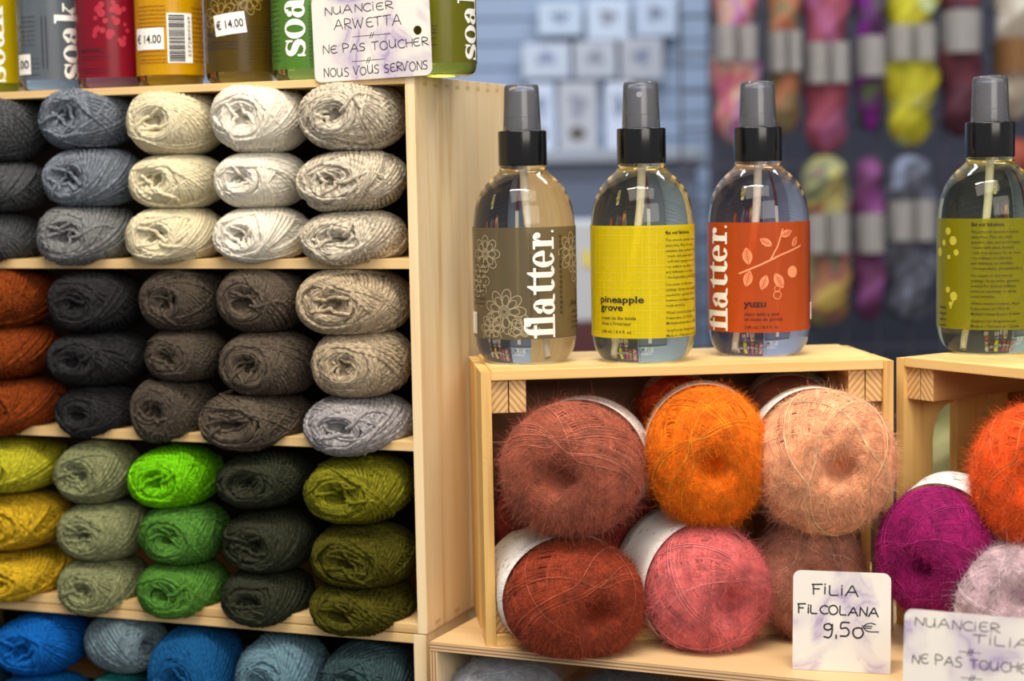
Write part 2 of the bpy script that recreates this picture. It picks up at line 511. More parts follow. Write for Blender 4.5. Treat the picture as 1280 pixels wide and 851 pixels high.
lowS = S0 * np.array([1, 1, 0])
lo = empty('yarn_shelf', lowS, -YS, 'lower pine cubby shelf of blue yarn under the packed shelf', 'shelf')
LT = ZT - 0.0006
LB = ZT - 0.064
box('side_panel', (-TB - .003, 0, 0), (-0.001, SD, LT), pz, lo, 0.0004)
box('side_panel', (-SW, 0, 0), (-SW + TB, SD, LT), pz, lo, 0.0004)
box('top_board', (-SW + TB, 0.0002, LT - 0.0056), (-TB - .003, SD, LT), px_, lo, 0.0004)
box('inner_board', (-SW + TB, 0.0002, LB - 0.006), (-TB - .003, SD - .006, LB), px_, lo, 0.0004)
box('back_panel', (-SW + TB, SD - 0.005, 0.0), (-TB - .003, SD - 0.001, LT - 0.0056), shade_back, lo)

# ---- plywood display table
PYW = R(24.4)
P0 = np.array([-0.0525, 1.0545, 0.0])
pt = empty('display_table', P0, -PYW, 'plywood display table with open compartment carrying the crates', 'table')
plz, plx = ply_edge('plywood_edge', 2), ply_edge('plywood_edge_upright', 0)
ptop = wood('plywood_face', (226, 194, 146), (206, 168, 116), 0, 0.35)
o = box('table_top', (0, 0, ZT - 0.0053), (0.78, 0.30, ZT), [ptop, plz], pt, 0.0002); bands_by_normal(o, 1, -1, 1)
for x in (0.0, 0.7755):
    o = box('side_panel', (x, 0.0003, 0), (x + 0.0045, 0.30, ZT - 0.0053), [pz, plx], pt, 0.0002); bands_by_normal(o, 1, -1, 1)
o = box('inner_shelf', (0.0045, 0.002, ZT - 0.0805), (0.7755, 0.296, ZT - 0.0745), [ptop, plz], pt, 0.0002); bands_by_normal(o, 1, -1, 1)
box('back_panel', (0.0045, 0.296, 0.0), (0.7755, 0.30, ZT - 0.0053), pz, pt)

# ---- pine crates lying on their long side
CW, CD, CH, CT = 0.2451, 0.0975, 0.163, 0.006
def crate(loc, rz, label):
    r = empty('pine_crate', loc, rz, label, 'crate', 'pine crates on the display table')
    for side in (0, 1):
        x0, x1 = (0, CT) if side == 0 else (CW - CT, CW)
        # front board with the curved hand-hole cut into its inner edge
        prof = [(0, 0), (.025, 0), (.025, .110)]
        for k in range(1, 9):
            a = k / 8 * math.pi / 2
            prof.append((.025 + .017 * (1 - math.cos(a)), .110 + .022 * math.sin(a)))
        prof += [(.042, CH - 0.001), (0, CH - 0.001)]
        bm = bmesh.new()
        va = [bm.verts.new((x0, y, z)) for y, z in prof]; vb = [bm.verts.new((x1, y, z)) for y, z in prof]
        bm.faces.new(va); bm.faces.new(vb[::-1])
        for i in range(len(prof)):
            j = (i + 1) % len(prof); bm.faces.new((va[i], va[j], vb[j], vb[i]))
        from_bm('end_board', bm, cz, r)
        box('end_board', (x0, .046, 0), (x1, .073, CH - .001), cz, r, 0.0005)
        box('end_board', (x0, .0745, 0), (x1, CD, CH - .001), cz, r, 0.0005)
        for k in range(2):
            xa = CT + k * 0.0105 if side == 0 else CW - CT - 0.010 - k * 0.0105
            for z0, z1 in ((CH - 0.0255, CH - 0.0062), (0.0072, 0.0262)):
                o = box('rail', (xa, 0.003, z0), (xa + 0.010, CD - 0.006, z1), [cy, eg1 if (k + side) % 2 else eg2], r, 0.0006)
                bands_by_normal(o, 1, -1, 1)
    for y0, y1 in ((0, .043), (.0445, CD)):
        box('top_slat', (CT, y0, CH - 0.006), (CW - CT, y1, CH), cx, r, 0.0006)
        box('bottom_slat', (CT, y0, 0), (CW - CT, y1, 0.007), cx, r, 0.0006)
    for z0, z1 in ((.0075, .0555), (.0565, .1065), (.1075, CH - .0065)):
        box('back_slat', (CT, CD - .0055, z0), (CW - CT, CD, z1), shaded_slat, r, 0.0005)
    return r
C1 = np.array([-0.0185, 1.040, ZT]); C1Z = R(5.46)
C2 = np.array([0.2306, 1.0790, ZT]); C2Z = R(-56)
crate(C1, C1Z, 'pine crate full of mohair balls under the three neighbouring spray bottles')
crate(C2, C2Z, 'pine crate at the right edge standing askew under the olive spray bottle')
def crate_frame(P, o, rz):
    d = P - o
    return np.stack([d[:, 0] * math.cos(rz) + d[:, 1] * math.sin(rz), -d[:, 0] * math.sin(rz) + d[:, 1] * math.cos(rz), d[:, 2]], -1)
def crate_world(L, o, rz):
    return np.stack([L[:, 0] * math.cos(rz) - L[:, 1] * math.sin(rz), L[:, 0] * math.sin(rz) + L[:, 1] * math.cos(rz), L[:, 2]], -1) + o

# ------------------------------------------------------------------ wool balls in the cubbies
def wool_ball(bb, mat, label, group, zlim, seed, d=0.016, yaw=0.0, fat=1.0, side=False, rad=0.00136):
    rng = np.random.default_rng(seed)
    x0, y0, x1, y1 = bb
    mx, my = (x0 + x1) / 2, (y0 + y1) / 2
    d0 = ray(mx, my)
    p = on_plane(mx, my, S0 + NS * d, NS)
    dep = (VIEW @ (p - CAM))[2]
    al = math.atan2(d0 @ US, d0 @ NS)             # angle off the shelf's axis
    al = abs(al) + yaw
    k = 1.12
    wv = (x1 - x0) / 2 * dep / FPX
    a = wv / math.sqrt(math.cos(al) ** 2 + (k * math.sin(al)) ** 2)
    c = k * a
    be = math.atan2(-d0[2], math.hypot(d0[0], d0[1]))
    hv = (y1 - y0) / 2 * dep / FPX
    b = math.sqrt(max(1e-6, hv ** 2 - (c * math.sin(be)) ** 2)) / math.cos(be) * 1.0
    a -= rad * .6; b -= rad * .6
    hole, dimp = rng.uniform(.30, .40), c * rng.uniform(.22, .34)
    P, nr = wound(rng, a, b, c, rad, 20, 8.5, 46, dimp, hole, .16, .60, 0.0030, ex=.66, jit=.006)
    V, F, U = tubes(P, rad * rng.uniform(.9, 1.12), 5, nr)
    parts = [(V, F, U, 0)]
    # short strands curled inside the hollow, and one loose end hanging out of it
    cur = []; cn = []
    t = np.linspace(0, 1, 30)
    t = np.linspace(0, 1, 40)
    for g_ in range(4):                            # strands coiling out of the hollow, a few side by side
        ph0, turns, th_0 = rng.uniform(0, 6.28), rng.uniform(.7, 1.3) * 2 * np.pi, rng.uniform(.03, .20)
        grow, lv = rng.uniform(.10, .26), rng.uniform(.97, 1.03)
        for q in range(3):
            th = th_0 + q * .052 + grow * t + .02 * np.sin(2 * (ph0 + t * turns))
            pp = ball_surface(th, ph0 + q * .25 + t * turns, a, b, c, dimp * .9, hole, .66) * (lv + rng.uniform(-.006, .006))
            cur.append(pp); cn.append(pp / np.array([a * a, c * c, b * b]))
    for q in range(3):                             # strands crossing the hollow
        th = np.abs(rng.uniform(.20, .36) * (1 - 2 * t) + rng.uniform(-.05, .05)) + rng.uniform(.015, .06)
        ph = rng.uniform(0, 6.28) + rng.uniform(2.0, 3.0) / (1 + np.exp(-(t - .5) * 9))
        pp = ball_surface(th, ph, a, b, c, dimp * rng.uniform(.5, .8), hole, .66) * rng.uniform(.99, 1.03)
        cur.append(pp); cn.append(pp / np.array([a * a, c * c, b * b]))
    if rng.random() < .6:
        th = .1 + t * rng.uniform(.8, 1.3); ph = rng.uniform(0, 6.28) + .5 * np.sin(t * 3)
        pp = ball_surface(th, ph + 0 * t, a, b, c, dimp * .6, hole, .66) * (1.03 + .03 * np.sin(t * 3.1))[:, None]
        cur.append(pp); cn.append(pp / np.array([a * a, c * c, b * b]))
    V2, F2, U2 = tubes(np.array(cur), rad, 5, np.array(cn))
    parts.append((V2, F2, U2, 0))
    parts.append(core(a, b, c, dimp, hole, 22, 30, .945, .66) + (0,))
    Vh, Fh, Uh = hairs(rng, V, np.repeat(nr.reshape(-1, 3), 5, 0), 500, .0015, .0045, .000035, .2, 3)
    parts.append((Vh, Fh, Uh, 0))
    V, F, U, M = merge(parts)
    rz = -YS + (math.pi / 2 * .8 if side else 0) + rng.uniform(-.06, .06)
    sp = rng.uniform(-.10, .10)
    Rm = np.array(Matrix.Rotation(rz, 3, 'Z') @ Matrix.Rotation(sp, 3, 'Y'))
    W = V @ Rm.T + p - S0
    ly = W @ NS; lx = W @ US; lz = W[:, 2].copy()
    zb, zt, lob, upb = zlim
    fl = np.where(ly > 0, zb, zb - np.minimum(.02, -ly * 1.6)) if lob else np.full(len(lz), zb)
    ce = np.where(ly > -.002, zt, zt + (-.002 - ly) * 1.6) if upb else np.full(len(lz), zt)
    lz = np.minimum(np.maximum(lz, fl), ce)
    lx = np.where(ly > -.001, np.minimum(lx, -TB - .0004), lx)
    W = lx[:, None] * US + ly[:, None] * NS
    W[:, 2] = lz
    V = (W + S0 - p) @ Rm
    me = mesh_np('yarn_ball', V, F, uv4=U, mi4=M)
    o = link_mesh('yarn_ball', me, mat)
    o.location = p
    o.rotation_euler = Matrix(Rm.tolist()).to_euler()
    return tag(o, label, 'yarn ball', group)

def stack_limits(bbs, zb, zt, d=0.016):
    """the height range every ball of a stack may fill"""
    cuts = []
    for u_, l_ in zip(bbs, bbs[1:]):
        m = (u_[3] + l_[1]) / 2
        cuts.append(sh_xz((u_[0] + u_[2] + l_[0] + l_[2]) / 4, m, d)[1])
    out = []
    for i in range(len(bbs)):
        hi = zt if i == 0 else cuts[i - 1]
        lw = zb if i == len(bbs) - 1 else cuts[i]
        out.append((lw, hi, i == len(bbs) - 1, i == 0))
    return out

CUB = [(0.2272, 0.3300), (0.1177, 0.2208), (0.0060, 0.1113)]
TIER = ['upper', 'middle', 'lower']
stacks = [
 (0, 'dark grey', [((-55, 112, 60, 203), 0), ((-50, 203, 62, 265), 0), ((-55, 265, 52, 332), 0)], [(90, 93, 96)]),
 (0, 'blue-grey', [((57, 106, 168, 189), 0), ((62, 184, 175, 262), 0), ((53, 252, 170, 334), 1)], [(130, 139, 152), (140, 142, 143)]),
 (0, 'cream', [((165, 110, 277, 196), 0), ((169, 192, 278, 262), 0), ((164, 257, 278, 332), 0)], [(242, 232, 200)]),
 (0, 'white', [((270, 101, 385, 192), 0), ((276, 190, 380, 260), 0), ((275, 258, 385, 330), 0)], [(253, 247, 232)]),
 (0, 'oatmeal', [((380, 100, 505, 190), 0), ((377, 187, 506, 265), 0), ((382, 262, 506, 333), 0)], [(222, 210, 190)]),
 (1, 'rust brown', [((-50, 333, 68, 410), 0), ((-45, 403, 72, 473), 0), ((-45, 471, 80, 544), 0)], [(140, 66, 28)]),
 (1, 'charcoal', [((66, 338, 180, 415), 0), ((68, 413, 187, 480), 0), ((77, 478, 174, 548), 0)], [(52, 52, 54)]),
 (1, 'dark taupe', [((182, 335, 283, 413), 0), ((187, 408, 282, 478), 0), ((170, 467, 268, 557), 0)], [(88, 79, 69)]),
 (1, 'grey-brown', [((278, 332, 384, 415), 0), ((282, 412, 396, 496), 0), ((257, 483, 385, 564), 0)], [(102, 91, 79)]),
 (1, 'tan', [((378, 334, 510, 420), 0), ((396, 408, 512, 497), 0), ((386, 490, 514, 569), 1)], [(196, 178, 150), (176, 172, 174)]),
 (2, 'mustard', [((-45, 545, 82, 613), 1), ((-40, 613, 84, 684), 0), ((-40, 682, 86, 748), 0)], [(214, 178, 45), (190, 186, 50)]),
 (2, 'sage', [((75, 549, 172, 627), 0), ((81, 625, 183, 698), 0), ((80, 690, 182, 769), 0)], [(144, 149, 108)]),
 (2, 'green', [((167, 557, 275, 633), 1), ((180, 625, 284, 704), 0), ((177, 695, 284, 771), 0)], [(88, 142, 58), (120, 208, 22)]),
 (2, 'forest grey', [((276, 562, 390, 633), 0), ((285, 635, 392, 713), 0), ((283, 705, 390, 781), 0)], [(56, 60, 46)]),
 (2, 'olive', [((386, 567, 517, 652), 1), ((394, 652, 520, 732), 0), ((393, 720, 517, 791), 0)], [(82, 79, 26), (130, 128, 34)]),
]
ALT = {'blue-grey': 'mid grey', 'tan': 'pale lilac-grey', 'mustard': 'lime yellow', 'green': 'bright neon green', 'olive': 'lighter olive'}
seed = 100
for tier, cname, balls, cols in stacks:
    lims = stack_limits([b for b, _ in balls], *CUB[tier])
    for i, ((bb, ci), zl) in enumerate(zip(balls, lims)):
        nm = ALT[cname] if ci else cname
        m = yarn_mat('wool_' + nm.replace(' ', '_').replace('-', '_'), cols[ci], heather=.10 if nm in ('cream', 'white') else .3)
        pos = ['topmost', 'middle', 'lowest'][i]
        lab = f'{nm} wool yarn ball, {pos} of the {cname} stack, {TIER[tier]} tier'
        seed += 1
        wool_ball(bb, m, lab, f'{cname} yarn balls in the {TIER[tier]} tier', zl, seed)

zl5 = (LB - ZT + .0003, -0.0068)
blue = [
 ((-70, 765, 10, 896), (60, 100, 125), 'dusky blue', 'cut off at the left edge of the bottom row'),
 ((0, 763, 112, 840), (24, 108, 196), 'bright blue', 'in the bottom row above the azure ball'),
 ((113, 765, 203, 838), (120, 142, 152), 'pale grey-blue', 'lying sideways in the bottom row'),
 ((190, 779, 305, 902), (30, 94, 150), 'deep blue', 'in the bottom row between two pale blue balls'),
 ((300, 789, 411, 900), (112, 146, 162), 'powder blue', 'in the bottom row beside the dark teal ball'),
 ((405, 798, 521, 904), (62, 84, 88), 'dark teal', 'at the right end of the bottom row'),
]
for i, (bb, col, nm, where) in enumerate(blue):
    zc = sh_xz((bb[0] + bb[2]) / 2, bb[3], .016)[1]
    wool_ball(bb, yarn_mat('wool_' + nm.replace(' ', '_').replace('-', '_'), col), f'{nm} wool yarn ball {where}', 'blue yarn balls in the bottom row', (max(zl5[0], zc), zl5[1], False, True), 300 + i, side=(nm == 'pale grey-blue'))
for i, (bb, col, nm) in enumerate([((-5, 839, 114, 915), (32, 128, 212), 'azure'), ((110, 836, 197, 915), (40, 116, 120), 'teal green')]):
    zt_ = sh_xz((bb[0] + bb[2]) / 2, bb[1], .016)[1]
    wool_ball(bb, yarn_mat('wool_' + nm.replace(' ', '_'), col), f'{nm} wool yarn ball cut off by the bottom edge, under the bottom row', 'yarn balls cut off at the bottom', (zl5[0], zt_ + .001, True, False), 320 + i)

# ------------------------------------------------------------------ mohair balls
def mohair_mat(name, rgb, bright=1.0):
    if name in _cache: return _cache[name]
    n = N(name)
    tc = n.add('ShaderNodeTexCoord')
    no = n.add('ShaderNodeTexNoise'); no.inputs['Scale'].default_value = 120; no.inputs['Detail'].default_value = 3
    n.link(tc.outputs['Object'], no.inputs[0])
    r = n.ramp([(0.3, lin([v * .82 for v in rgb])), (0.7, lin([min(255, v * 1.08) for v in rgb]))])
    n.link(no.outputs[0], r.inputs[0]); n.link(r.outputs[0], n.b.inputs['Base Color'])
    n.set(Roughness=0.75, Sheen_Weight=0.6, Sheen_Roughness=0.45)
    n.b.inputs['Specular IOR Level'].default_value = 0.25
    n.b.inputs['Sheen Tint'].default_value = lin([min(255, v * .8 + 60) for v in rgb])
    _cache[name] = n.m
    return n.m
paper = plain('paper_band_white', (232, 230, 226), 0.6)
ink = plain('print_ink', (40, 38, 44), 0.6)

def mohair_ball(bb, depth, rgb, cname, label, group, seed, yaw=0, tilt=0, band=True, fuzz=13000, k=0.92, frame=None, zmin=None, hairlen=.011, band_at=(.30, .98), band_r=.985, bandprint=True, zmax=None):
    rng = np.random.default_rng(seed)
    x0, y0, x1, y1 = bb
    mx, my = (x0 + x1) / 2, (y0 + y1) / 2
    p = at(mx, my, depth); dep = (VIEW @ (p - CAM))[2]
    ya, ti = R(yaw), R(tilt)
    wv, hv = (x1 - x0) / 2 * dep / FPX, (y1 - y0) / 2 * dep / FPX
    a = wv / math.sqrt(math.cos(ya) ** 2 + (k * math.sin(ya)) ** 2)
    c = k * a
    b = math.sqrt(max(1e-6, hv ** 2 - (c * math.sin(ti)) ** 2)) / math.cos(ti)
    rel = p - CAM
    th0 = -math.atan2(rel[0], rel[1]); el = math.atan2(-rel[2], math.hypot(rel[0], rel[1]))
    eul = (-el + ti, 0, th0 + ya)
    Rm = np.array(Matrix.Rotation(eul[2], 3, 'Z') @ Matrix.Rotation(eul[0], 3, 'X'))
    hole, dimp = rng.uniform(.19, .25), c * rng.uniform(.50, .62)
    parts = [core(a, b, c, dimp, hole, 56, 72, .972) + (0,)]
    P, nr = wound(rng, a, b, c, .00028, 60, 9, 40, dimp, hole, .12, .62, .0005)
    V, F, U = tubes(P, .00030, 4, nr); parts.append((V, F, U, 0))
    P2, nr2 = wound(rng, a * 1.016, b * 1.016, c * 1.016, .0006, 6, 2.2, 60, dimp * .8, hole, .28, .55, .0003, jit=.02)
    V2, F2, U2 = tubes(P2, .00024, 4, nr2); parts.append((V2, F2, U2, 1))
    cV = parts[0][0]; cn_ = cV / np.array([a * a, c * c, b * b])
    Vh, Fh, Uh = hairs(rng, V, np.repeat(nr.reshape(-1, 3), 4, 0), fuzz, .003, hairlen, .00005, .3, 4)
    parts.append((Vh, Fh, Uh, 0))
    Vh, Fh, Uh = hairs(rng, V, np.repeat(nr.reshape(-1, 3), 4, 0), fuzz // 3, .002, .006, .00009, .2, 3)
    parts.append((Vh, Fh, Uh, 1))
    Vh, Fh, Uh = hairs(rng, V, np.repeat(nr.reshape(-1, 3), 4, 0), 9000, .003, .008, .00010, 0.0, 4, (.0, .25))
    parts.append((Vh, Fh, Uh, 0))
    V, F, U, M = merge(parts)
    W = V @ Rm.T + p
    def clamp(W):
        zf = np.full(len(W), (ZT + .0006) if zmin is None else zmin)
        if frame is not None:
            L = crate_frame(W, frame[0], frame[1])
            ins = (L[:, 1] > -.0005) & (L[:, 0] > CT) & (L[:, 0] < CW - CT) & (L[:, 2] < CH)
            zf = np.where(ins, ZT + .0075, zf)
            top = np.where((L[:, 1] > -.0005), CH - .0065, 1.0)
            L2 = L.copy()
            L2[:, 2] = np.minimum(L[:, 2], top)
            inn = (L[:, 1] > -.0005)
            L2[:, 0] = np.where(inn, np.clip(L[:, 0], CT + .0003, CW - CT - .0003), L[:, 0])
            L2[:, 1] = np.minimum(L2[:, 1], CD - .006)
            W = crate_world(L2, frame[0], frame[1])
        W[:, 2] = np.maximum(W[:, 2], zf)
        if zmax:
            L = crate_frame(W, P0, -PYW); L[:, 0] = np.maximum(L[:, 0], .0056)
            W = crate_world(L, P0, -PYW); W[:, 2] = np.minimum(np.maximum(W[:, 2], zf), zmax)
        return W
    W = clamp(W)
    V = (W - p) @ Rm
    o = link_mesh('mohair_ball', mesh_np('mohair_ball', V, F, uv4=U, mi4=M), [mohair_mat('mohair_' + cname, rgb), mohair_mat('mohair_strand_' + cname, [min(255, v * 1.03 + 36) for v in rgb])])
    o.location = p; o.rotation_euler = eul
    tag(o, label, 'mohair ball', group)
    if band:
        # a paper sleeve round the back half of the ball
        n_ = 72
        ys = np.linspace(band_at[0] * c, band_at[1] * c, 6); an = np.arange(n_) / n_ * 2 * np.pi
        rings = []
        for th_, rr in ((0.0, band_r), (0.0, band_r - .012)):
            for y in (ys if rr == band_r else ys[::-1]):
                rings.append(np.stack([a * rr * np.cos(an), np.full(n_, y), b * rr * np.sin(an)], -1))
        Vb = np.concatenate(rings); nr_ = len(rings)
        idx = np.arange(nr_ * n_).reshape(nr_, n_)
        nx = np.roll(idx, -1, 0)
        Fb = np.stack([idx, np.roll(idx, -1, 1), np.roll(nx, -1, 1), nx], -1).reshape(-1, 4)
        Wb = clamp(Vb @ Rm.T + p)
        me = mesh_np('paper_band', (Wb - p) @ Rm, Fb)
        bo = link_mesh('paper_band', me, paper, o)
        if bandprint:
            bm = bmesh.new()
            for q in range(70):
                ang = rng.uniform(0, 6.28); y = rng.uniform(band_at[0] + .1, band_at[1] - .08) * c
                L = rng.uniform(.0012, .0045) / a; h = rng.uniform(.0003, .0006)
                vs = []
                for dy, da in ((0, 0), (0, L), (h, L), (h, 0)):
                    v = np.array([a * (band_r + .004) * math.cos(ang + da), y + dy, b * (band_r + .004) * math.sin(ang + da)])
                    vs.append(v)
                vs = (clamp(np.array(vs) @ Rm.T + p) - p) @ Rm
                bm.faces.new([bm.verts.new(v) for v in vs])
            from_bm('printing', bm, ink, bo)
    return o

SQ = 1.0
F1 = (C1, C1Z); F2_ = (C2, C2Z)
G1 = 'mohair balls in the left crate'
mohair_ball((627, 502, 804, 671), 1.043, (168, 92, 70), 'brick_rose', 'brick rose mohair ball at the upper left of the crate, resting on the rust ball', G1, 401, -14, 10, frame=F1, hairlen=.013, band_at=(.5, .98))
mohair_ball((807, 484, 962, 658), 1.045, (250, 122, 6), 'orange', 'bright orange mohair ball in the middle of the crate top row', G1, 402, 6, 12, frame=F1, hairlen=.009, band_at=(.55, .98))
mohair_ball((946, 487, 1118, 668), 1.036, (248, 174, 132), 'peach', 'peach mohair ball at the upper right of the crate', G1, 403, 16, 8, frame=F1, hairlen=.009, band_at=(.58, .98))
mohair_ball((633, 673, 805, 828), 1.034, (148, 58, 32), 'rust', 'rust red mohair ball at the lower left of the crate', G1, 404, 22, 16, frame=F1, band_r=1.01, band_at=(.34, 1.35))
mohair_ball((808, 656, 960, 818), 1.036, (220, 112, 112), 'rose_pink', 'rose pink mohair ball with a wide white band, below the orange ball', G1, 405, 27, 18, frame=F1, band_r=1.03, band_at=(.25, 1.45), hairlen=.008)
mohair_ball((944, 640, 1082, 802), 1.054, (196, 134, 110), 'dusty_brown', 'dusty brown mohair ball behind the small price card', G1, 406, 5, 5, frame=F1)
G1b = 'mohair balls at the back of the left crate'
mohair_ball((800, 470, 890, 560), 1.098, (196, 58, 14), 'burnt_orange', 'burnt orange mohair ball peeping out behind the bright orange ball', G1b, 411, 0, 20, fuzz=3500, frame=F1)
mohair_ball((930, 470, 1045, 570), 1.105, (150, 84, 60), 'brown', 'brown mohair ball peeping out behind the peach ball', G1b, 412, 0, 20, fuzz=3500, frame=F1)
mohair_ball((740, 590, 850, 720), 1.098, (120, 24, 26), 'crimson', 'dark crimson mohair ball in the shade between the four left balls', G1b, 413, 0, 0, fuzz=3000, frame=F1, band=False)
mohair_ball((622, 590, 720, 700), 1.092, (130, 36, 26), 'dark_red', 'dark red mohair ball at the back left behind the brick rose ball', G1b, 414, 0, 0, fuzz=3000, frame=F1, band=False)
G2 = 'mohair balls in the right crate'
mohair_ball((1098, 610, 1246, 772), 1.015, (150, 14, 96), 'magenta', 'magenta mohair ball at the right crate, below the tilted white band', G2, 421, -22, 22, frame=F2_, hairlen=.006, band_r=1.03)
mohair_ball((1216, 505, 1372, 690), 1.000, (238, 92, 28), 'red_orange', 'red-orange mohair ball cut off at the right edge, above the pale lilac ball', G2, 422, 5, 5, frame=F2_, band=False)
mohair_ball((1194, 680, 1350, 822), 0.985, (214, 188, 196), 'pale_lilac', 'pale lilac mohair ball above the card at the right edge', G2, 423, 5, -5, frame=F2_, band=False, hairlen=.012)
G3 = 'grey mohair balls under the table top'
for i, (bb, dp) in enumerate([((554, 817, 712, 962), 1.070), ((716, 836, 850, 970), 1.055)]):
    mohair_ball(bb, dp, (172, 176, 184) if i == 0 else (120, 124, 132), 'silver' if i == 0 else 'mid_grey', ['silver grey mohair ball below the table top, beside the cubby shelf', 'grey mohair ball below the table top, under the rose pink ball'][i], G3, 431 + i, 0, -20, zmin=ZT - .0741, zmax=ZT - .0058, band=False)
# ------------------------------------------------------------------ flat graphics wrapped on things
def flat_bm(polys, maxlen=0.0022):
    """polys: list of 2-D outlines -> triangulated 2-D bmesh fine enough to be bent"""
    bm = bmesh.new()
    for pl in polys:
        try: bm.faces.new([bm.verts.new((x, y, 0)) for x, y in pl])
        except ValueError: pass
    return refine(bm, maxlen)
def refine(bm, maxlen):
    bmesh.ops.triangulate(bm, faces=bm.faces)
    for _ in range(7):
        es = [e for e in bm.edges if e.calc_length() > maxlen]
        if not es: break
        bmesh.ops.subdivide_edges(bm, edges=es, cuts=1)
        bmesh.ops.triangulate(bm, faces=[f for f in bm.faces if len(f.verts) > 3])
    return bm
def ribbon(pts, wd):
    """list of quads following a polyline"""
    out = []; pts = [np.array(p, float) for p in pts]
    for p, q in zip(pts, pts[1:]):
        d = q - p; L = np.linalg.norm(d)
        if L < 1e-9: continue
        d /= L; n = np.array([-d[1], d[0]]) * wd / 2
        p2, q2 = p - d * wd * .25, q + d * wd * .25
        out.append([tuple(p2 - n), tuple(q2 - n), tuple(q2 + n), tuple(p2 + n)])
    return out
def disc(cx_, cy_, r, n=14):
    return [(cx_ + r * math.cos(2 * math.pi * i / n), cy_ + r * math.sin(2 * math.pi * i / n)) for i in range(n)]
def ring(cx_, cy_, rx, ry, ix, iy, a0=0, a1=360, n=26, tilt=0):
    out = []
    for i in range(n):
        p = []
        for rr, k in (((rx, ry), i), ((rx, ry), i + 1), ((ix, iy), i + 1), ((ix, iy), i)):
            a = R(a0 + (a1 - a0) * k / n)
            x, y = rr[0] * math.cos(a), rr[1] * math.sin(a)
            p.append((cx_ + x * math.cos(tilt) - y * math.sin(tilt), cy_ + x * math.sin(tilt) + y * math.cos(tilt)))
        out.append(p)
    return out
def rect(x0, y0, x1, y1): return [(x0, y0), (x1, y0), (x1, y1), (x0, y1)]

def fat_serif(word):
    """heavy high-contrast serif lower case; x height 1; returns polygons, width"""
    P, x = [], 0.0
    def put(polys): P.extend([[(a + x, b) for a, b in p] for p in polys])
    for i, ch in enumerate(word):
        if ch == 'f':
            put([rect(.20, 0, .50, 1.12), rect(.04, 0, .66, .10), rect(.02, .88, .72, 1.0)])
            put(ring(.62, 1.10, .42, .36, .13, .27, 50, 180)); put([disc(.80, 1.27, .15)]); x += .66
        elif ch == 'l':
            put([rect(.16, 0, .46, 1.45), rect(.0, 0, .62, .10), rect(.0, 1.35, .30, 1.45)]); x += .62
        elif ch == 'a':
            put(ring(.36, .30, .36, .32, .10, .22)); put([rect(.52, .06, .82, .66)])
            put(ring(.46, .64, .36, .38, .07, .30, 0, 150)); put([disc(.19, .74, .14)])
            put(ring(.92, .16, .40, .18, .14, .08, 180, 300)); x += 1.06
        elif ch == 't':
            put([[(.18, .14), (.48, .14), (.48, 1.28), (.40, 1.28), (.18, 1.0)], rect(.0, .88, .70, 1.0)])
            put(ring(.52, .26, .34, .28, .04, .17, 180, 330)); x += .72
        elif ch == 'e':
            put(ring(.45, .5, .45, .52, .16, .42, 0, 318)); put([rect(.18, .46, .88, .56)]); x += .96
        elif ch == 'r':
            put([rect(.16, 0, .46, 1.0), rect(.0, 0, .64, .10), rect(.0, .90, .40, 1.0)])
            put(ring(.66, .66, .26, .34, .16, .22, 40, 180)); put([disc(.74, .80, .16)]); x += .86
        elif ch == 's':
            pts = [(.76, .74), (.62, .92), (.40, .97), (.20, .88), (.15, .72), (.26, .58), (.44, .50), (.64, .40), (.72, .26), (.62, .09), (.40, .03), (.18, .09), (.06, .26)]
            wd = [.06, .08, .10, .2, .28, .32, .34, .32, .28, .2, .10, .08, .06]
            for k in range(len(pts) - 1):
                p, q = np.array(pts[k]), np.array(pts[k + 1]); d = (q - p) / np.linalg.norm(q - p); n = np.array([-d[1], d[0]])
                P.append([tuple(np.array(v) + (x, 0)) for v in (p - n * wd[k] / 2 - d * .03, q - n * wd[k + 1] / 2 + d * .03, q + n * wd[k + 1] / 2 + d * .03, p + n * wd[k] / 2 - d * .03)])
            put([rect(.70, .62, .80, 1.0), rect(.02, .0, .12, .38)]); x += .86
        elif ch == 'o':
            put(ring(.48, .5, .48, .53, .19, .44)); x += 1.0
        elif ch == 'k':
            put([rect(.14, 0, .44, 1.45), rect(.0, 0, .58, .10), rect(.0, 1.35, .30, 1.45)])
            put([[(.40, .38), (.46, .30), (.92, .92), (.84, .95)], [(.48, .46), (.66, .66), (1.04, .06), (.72, .06)], rect(.62, 0, 1.12, .10), rect(.62, .90, 1.06, 1.0)]); x += 1.10
        elif ch == '.':
            put([disc(.08, .06, .07)]); x += .2
    return P, x

def text_polys(s, bold=0.0, res=3):
    cu = bpy.data.curves.new('lettering', 'FONT'); cu.body = s; cu.size = 1.0; cu.offset = bold; cu.resolution_u = res
    ob = bpy.data.objects.new('lettering', cu)
    me = bpy.data.meshes.new_from_object(ob)
    vs = np.array([v.co[:2] for v in me.vertices]) if len(me.vertices) else np.zeros((0, 2))
    fs = [list(p.vertices) for p in me.polygons]
    bpy.data.objects.remove(ob); bpy.data.curves.remove(cu); bpy.data.meshes.remove(me)
    return vs, fs

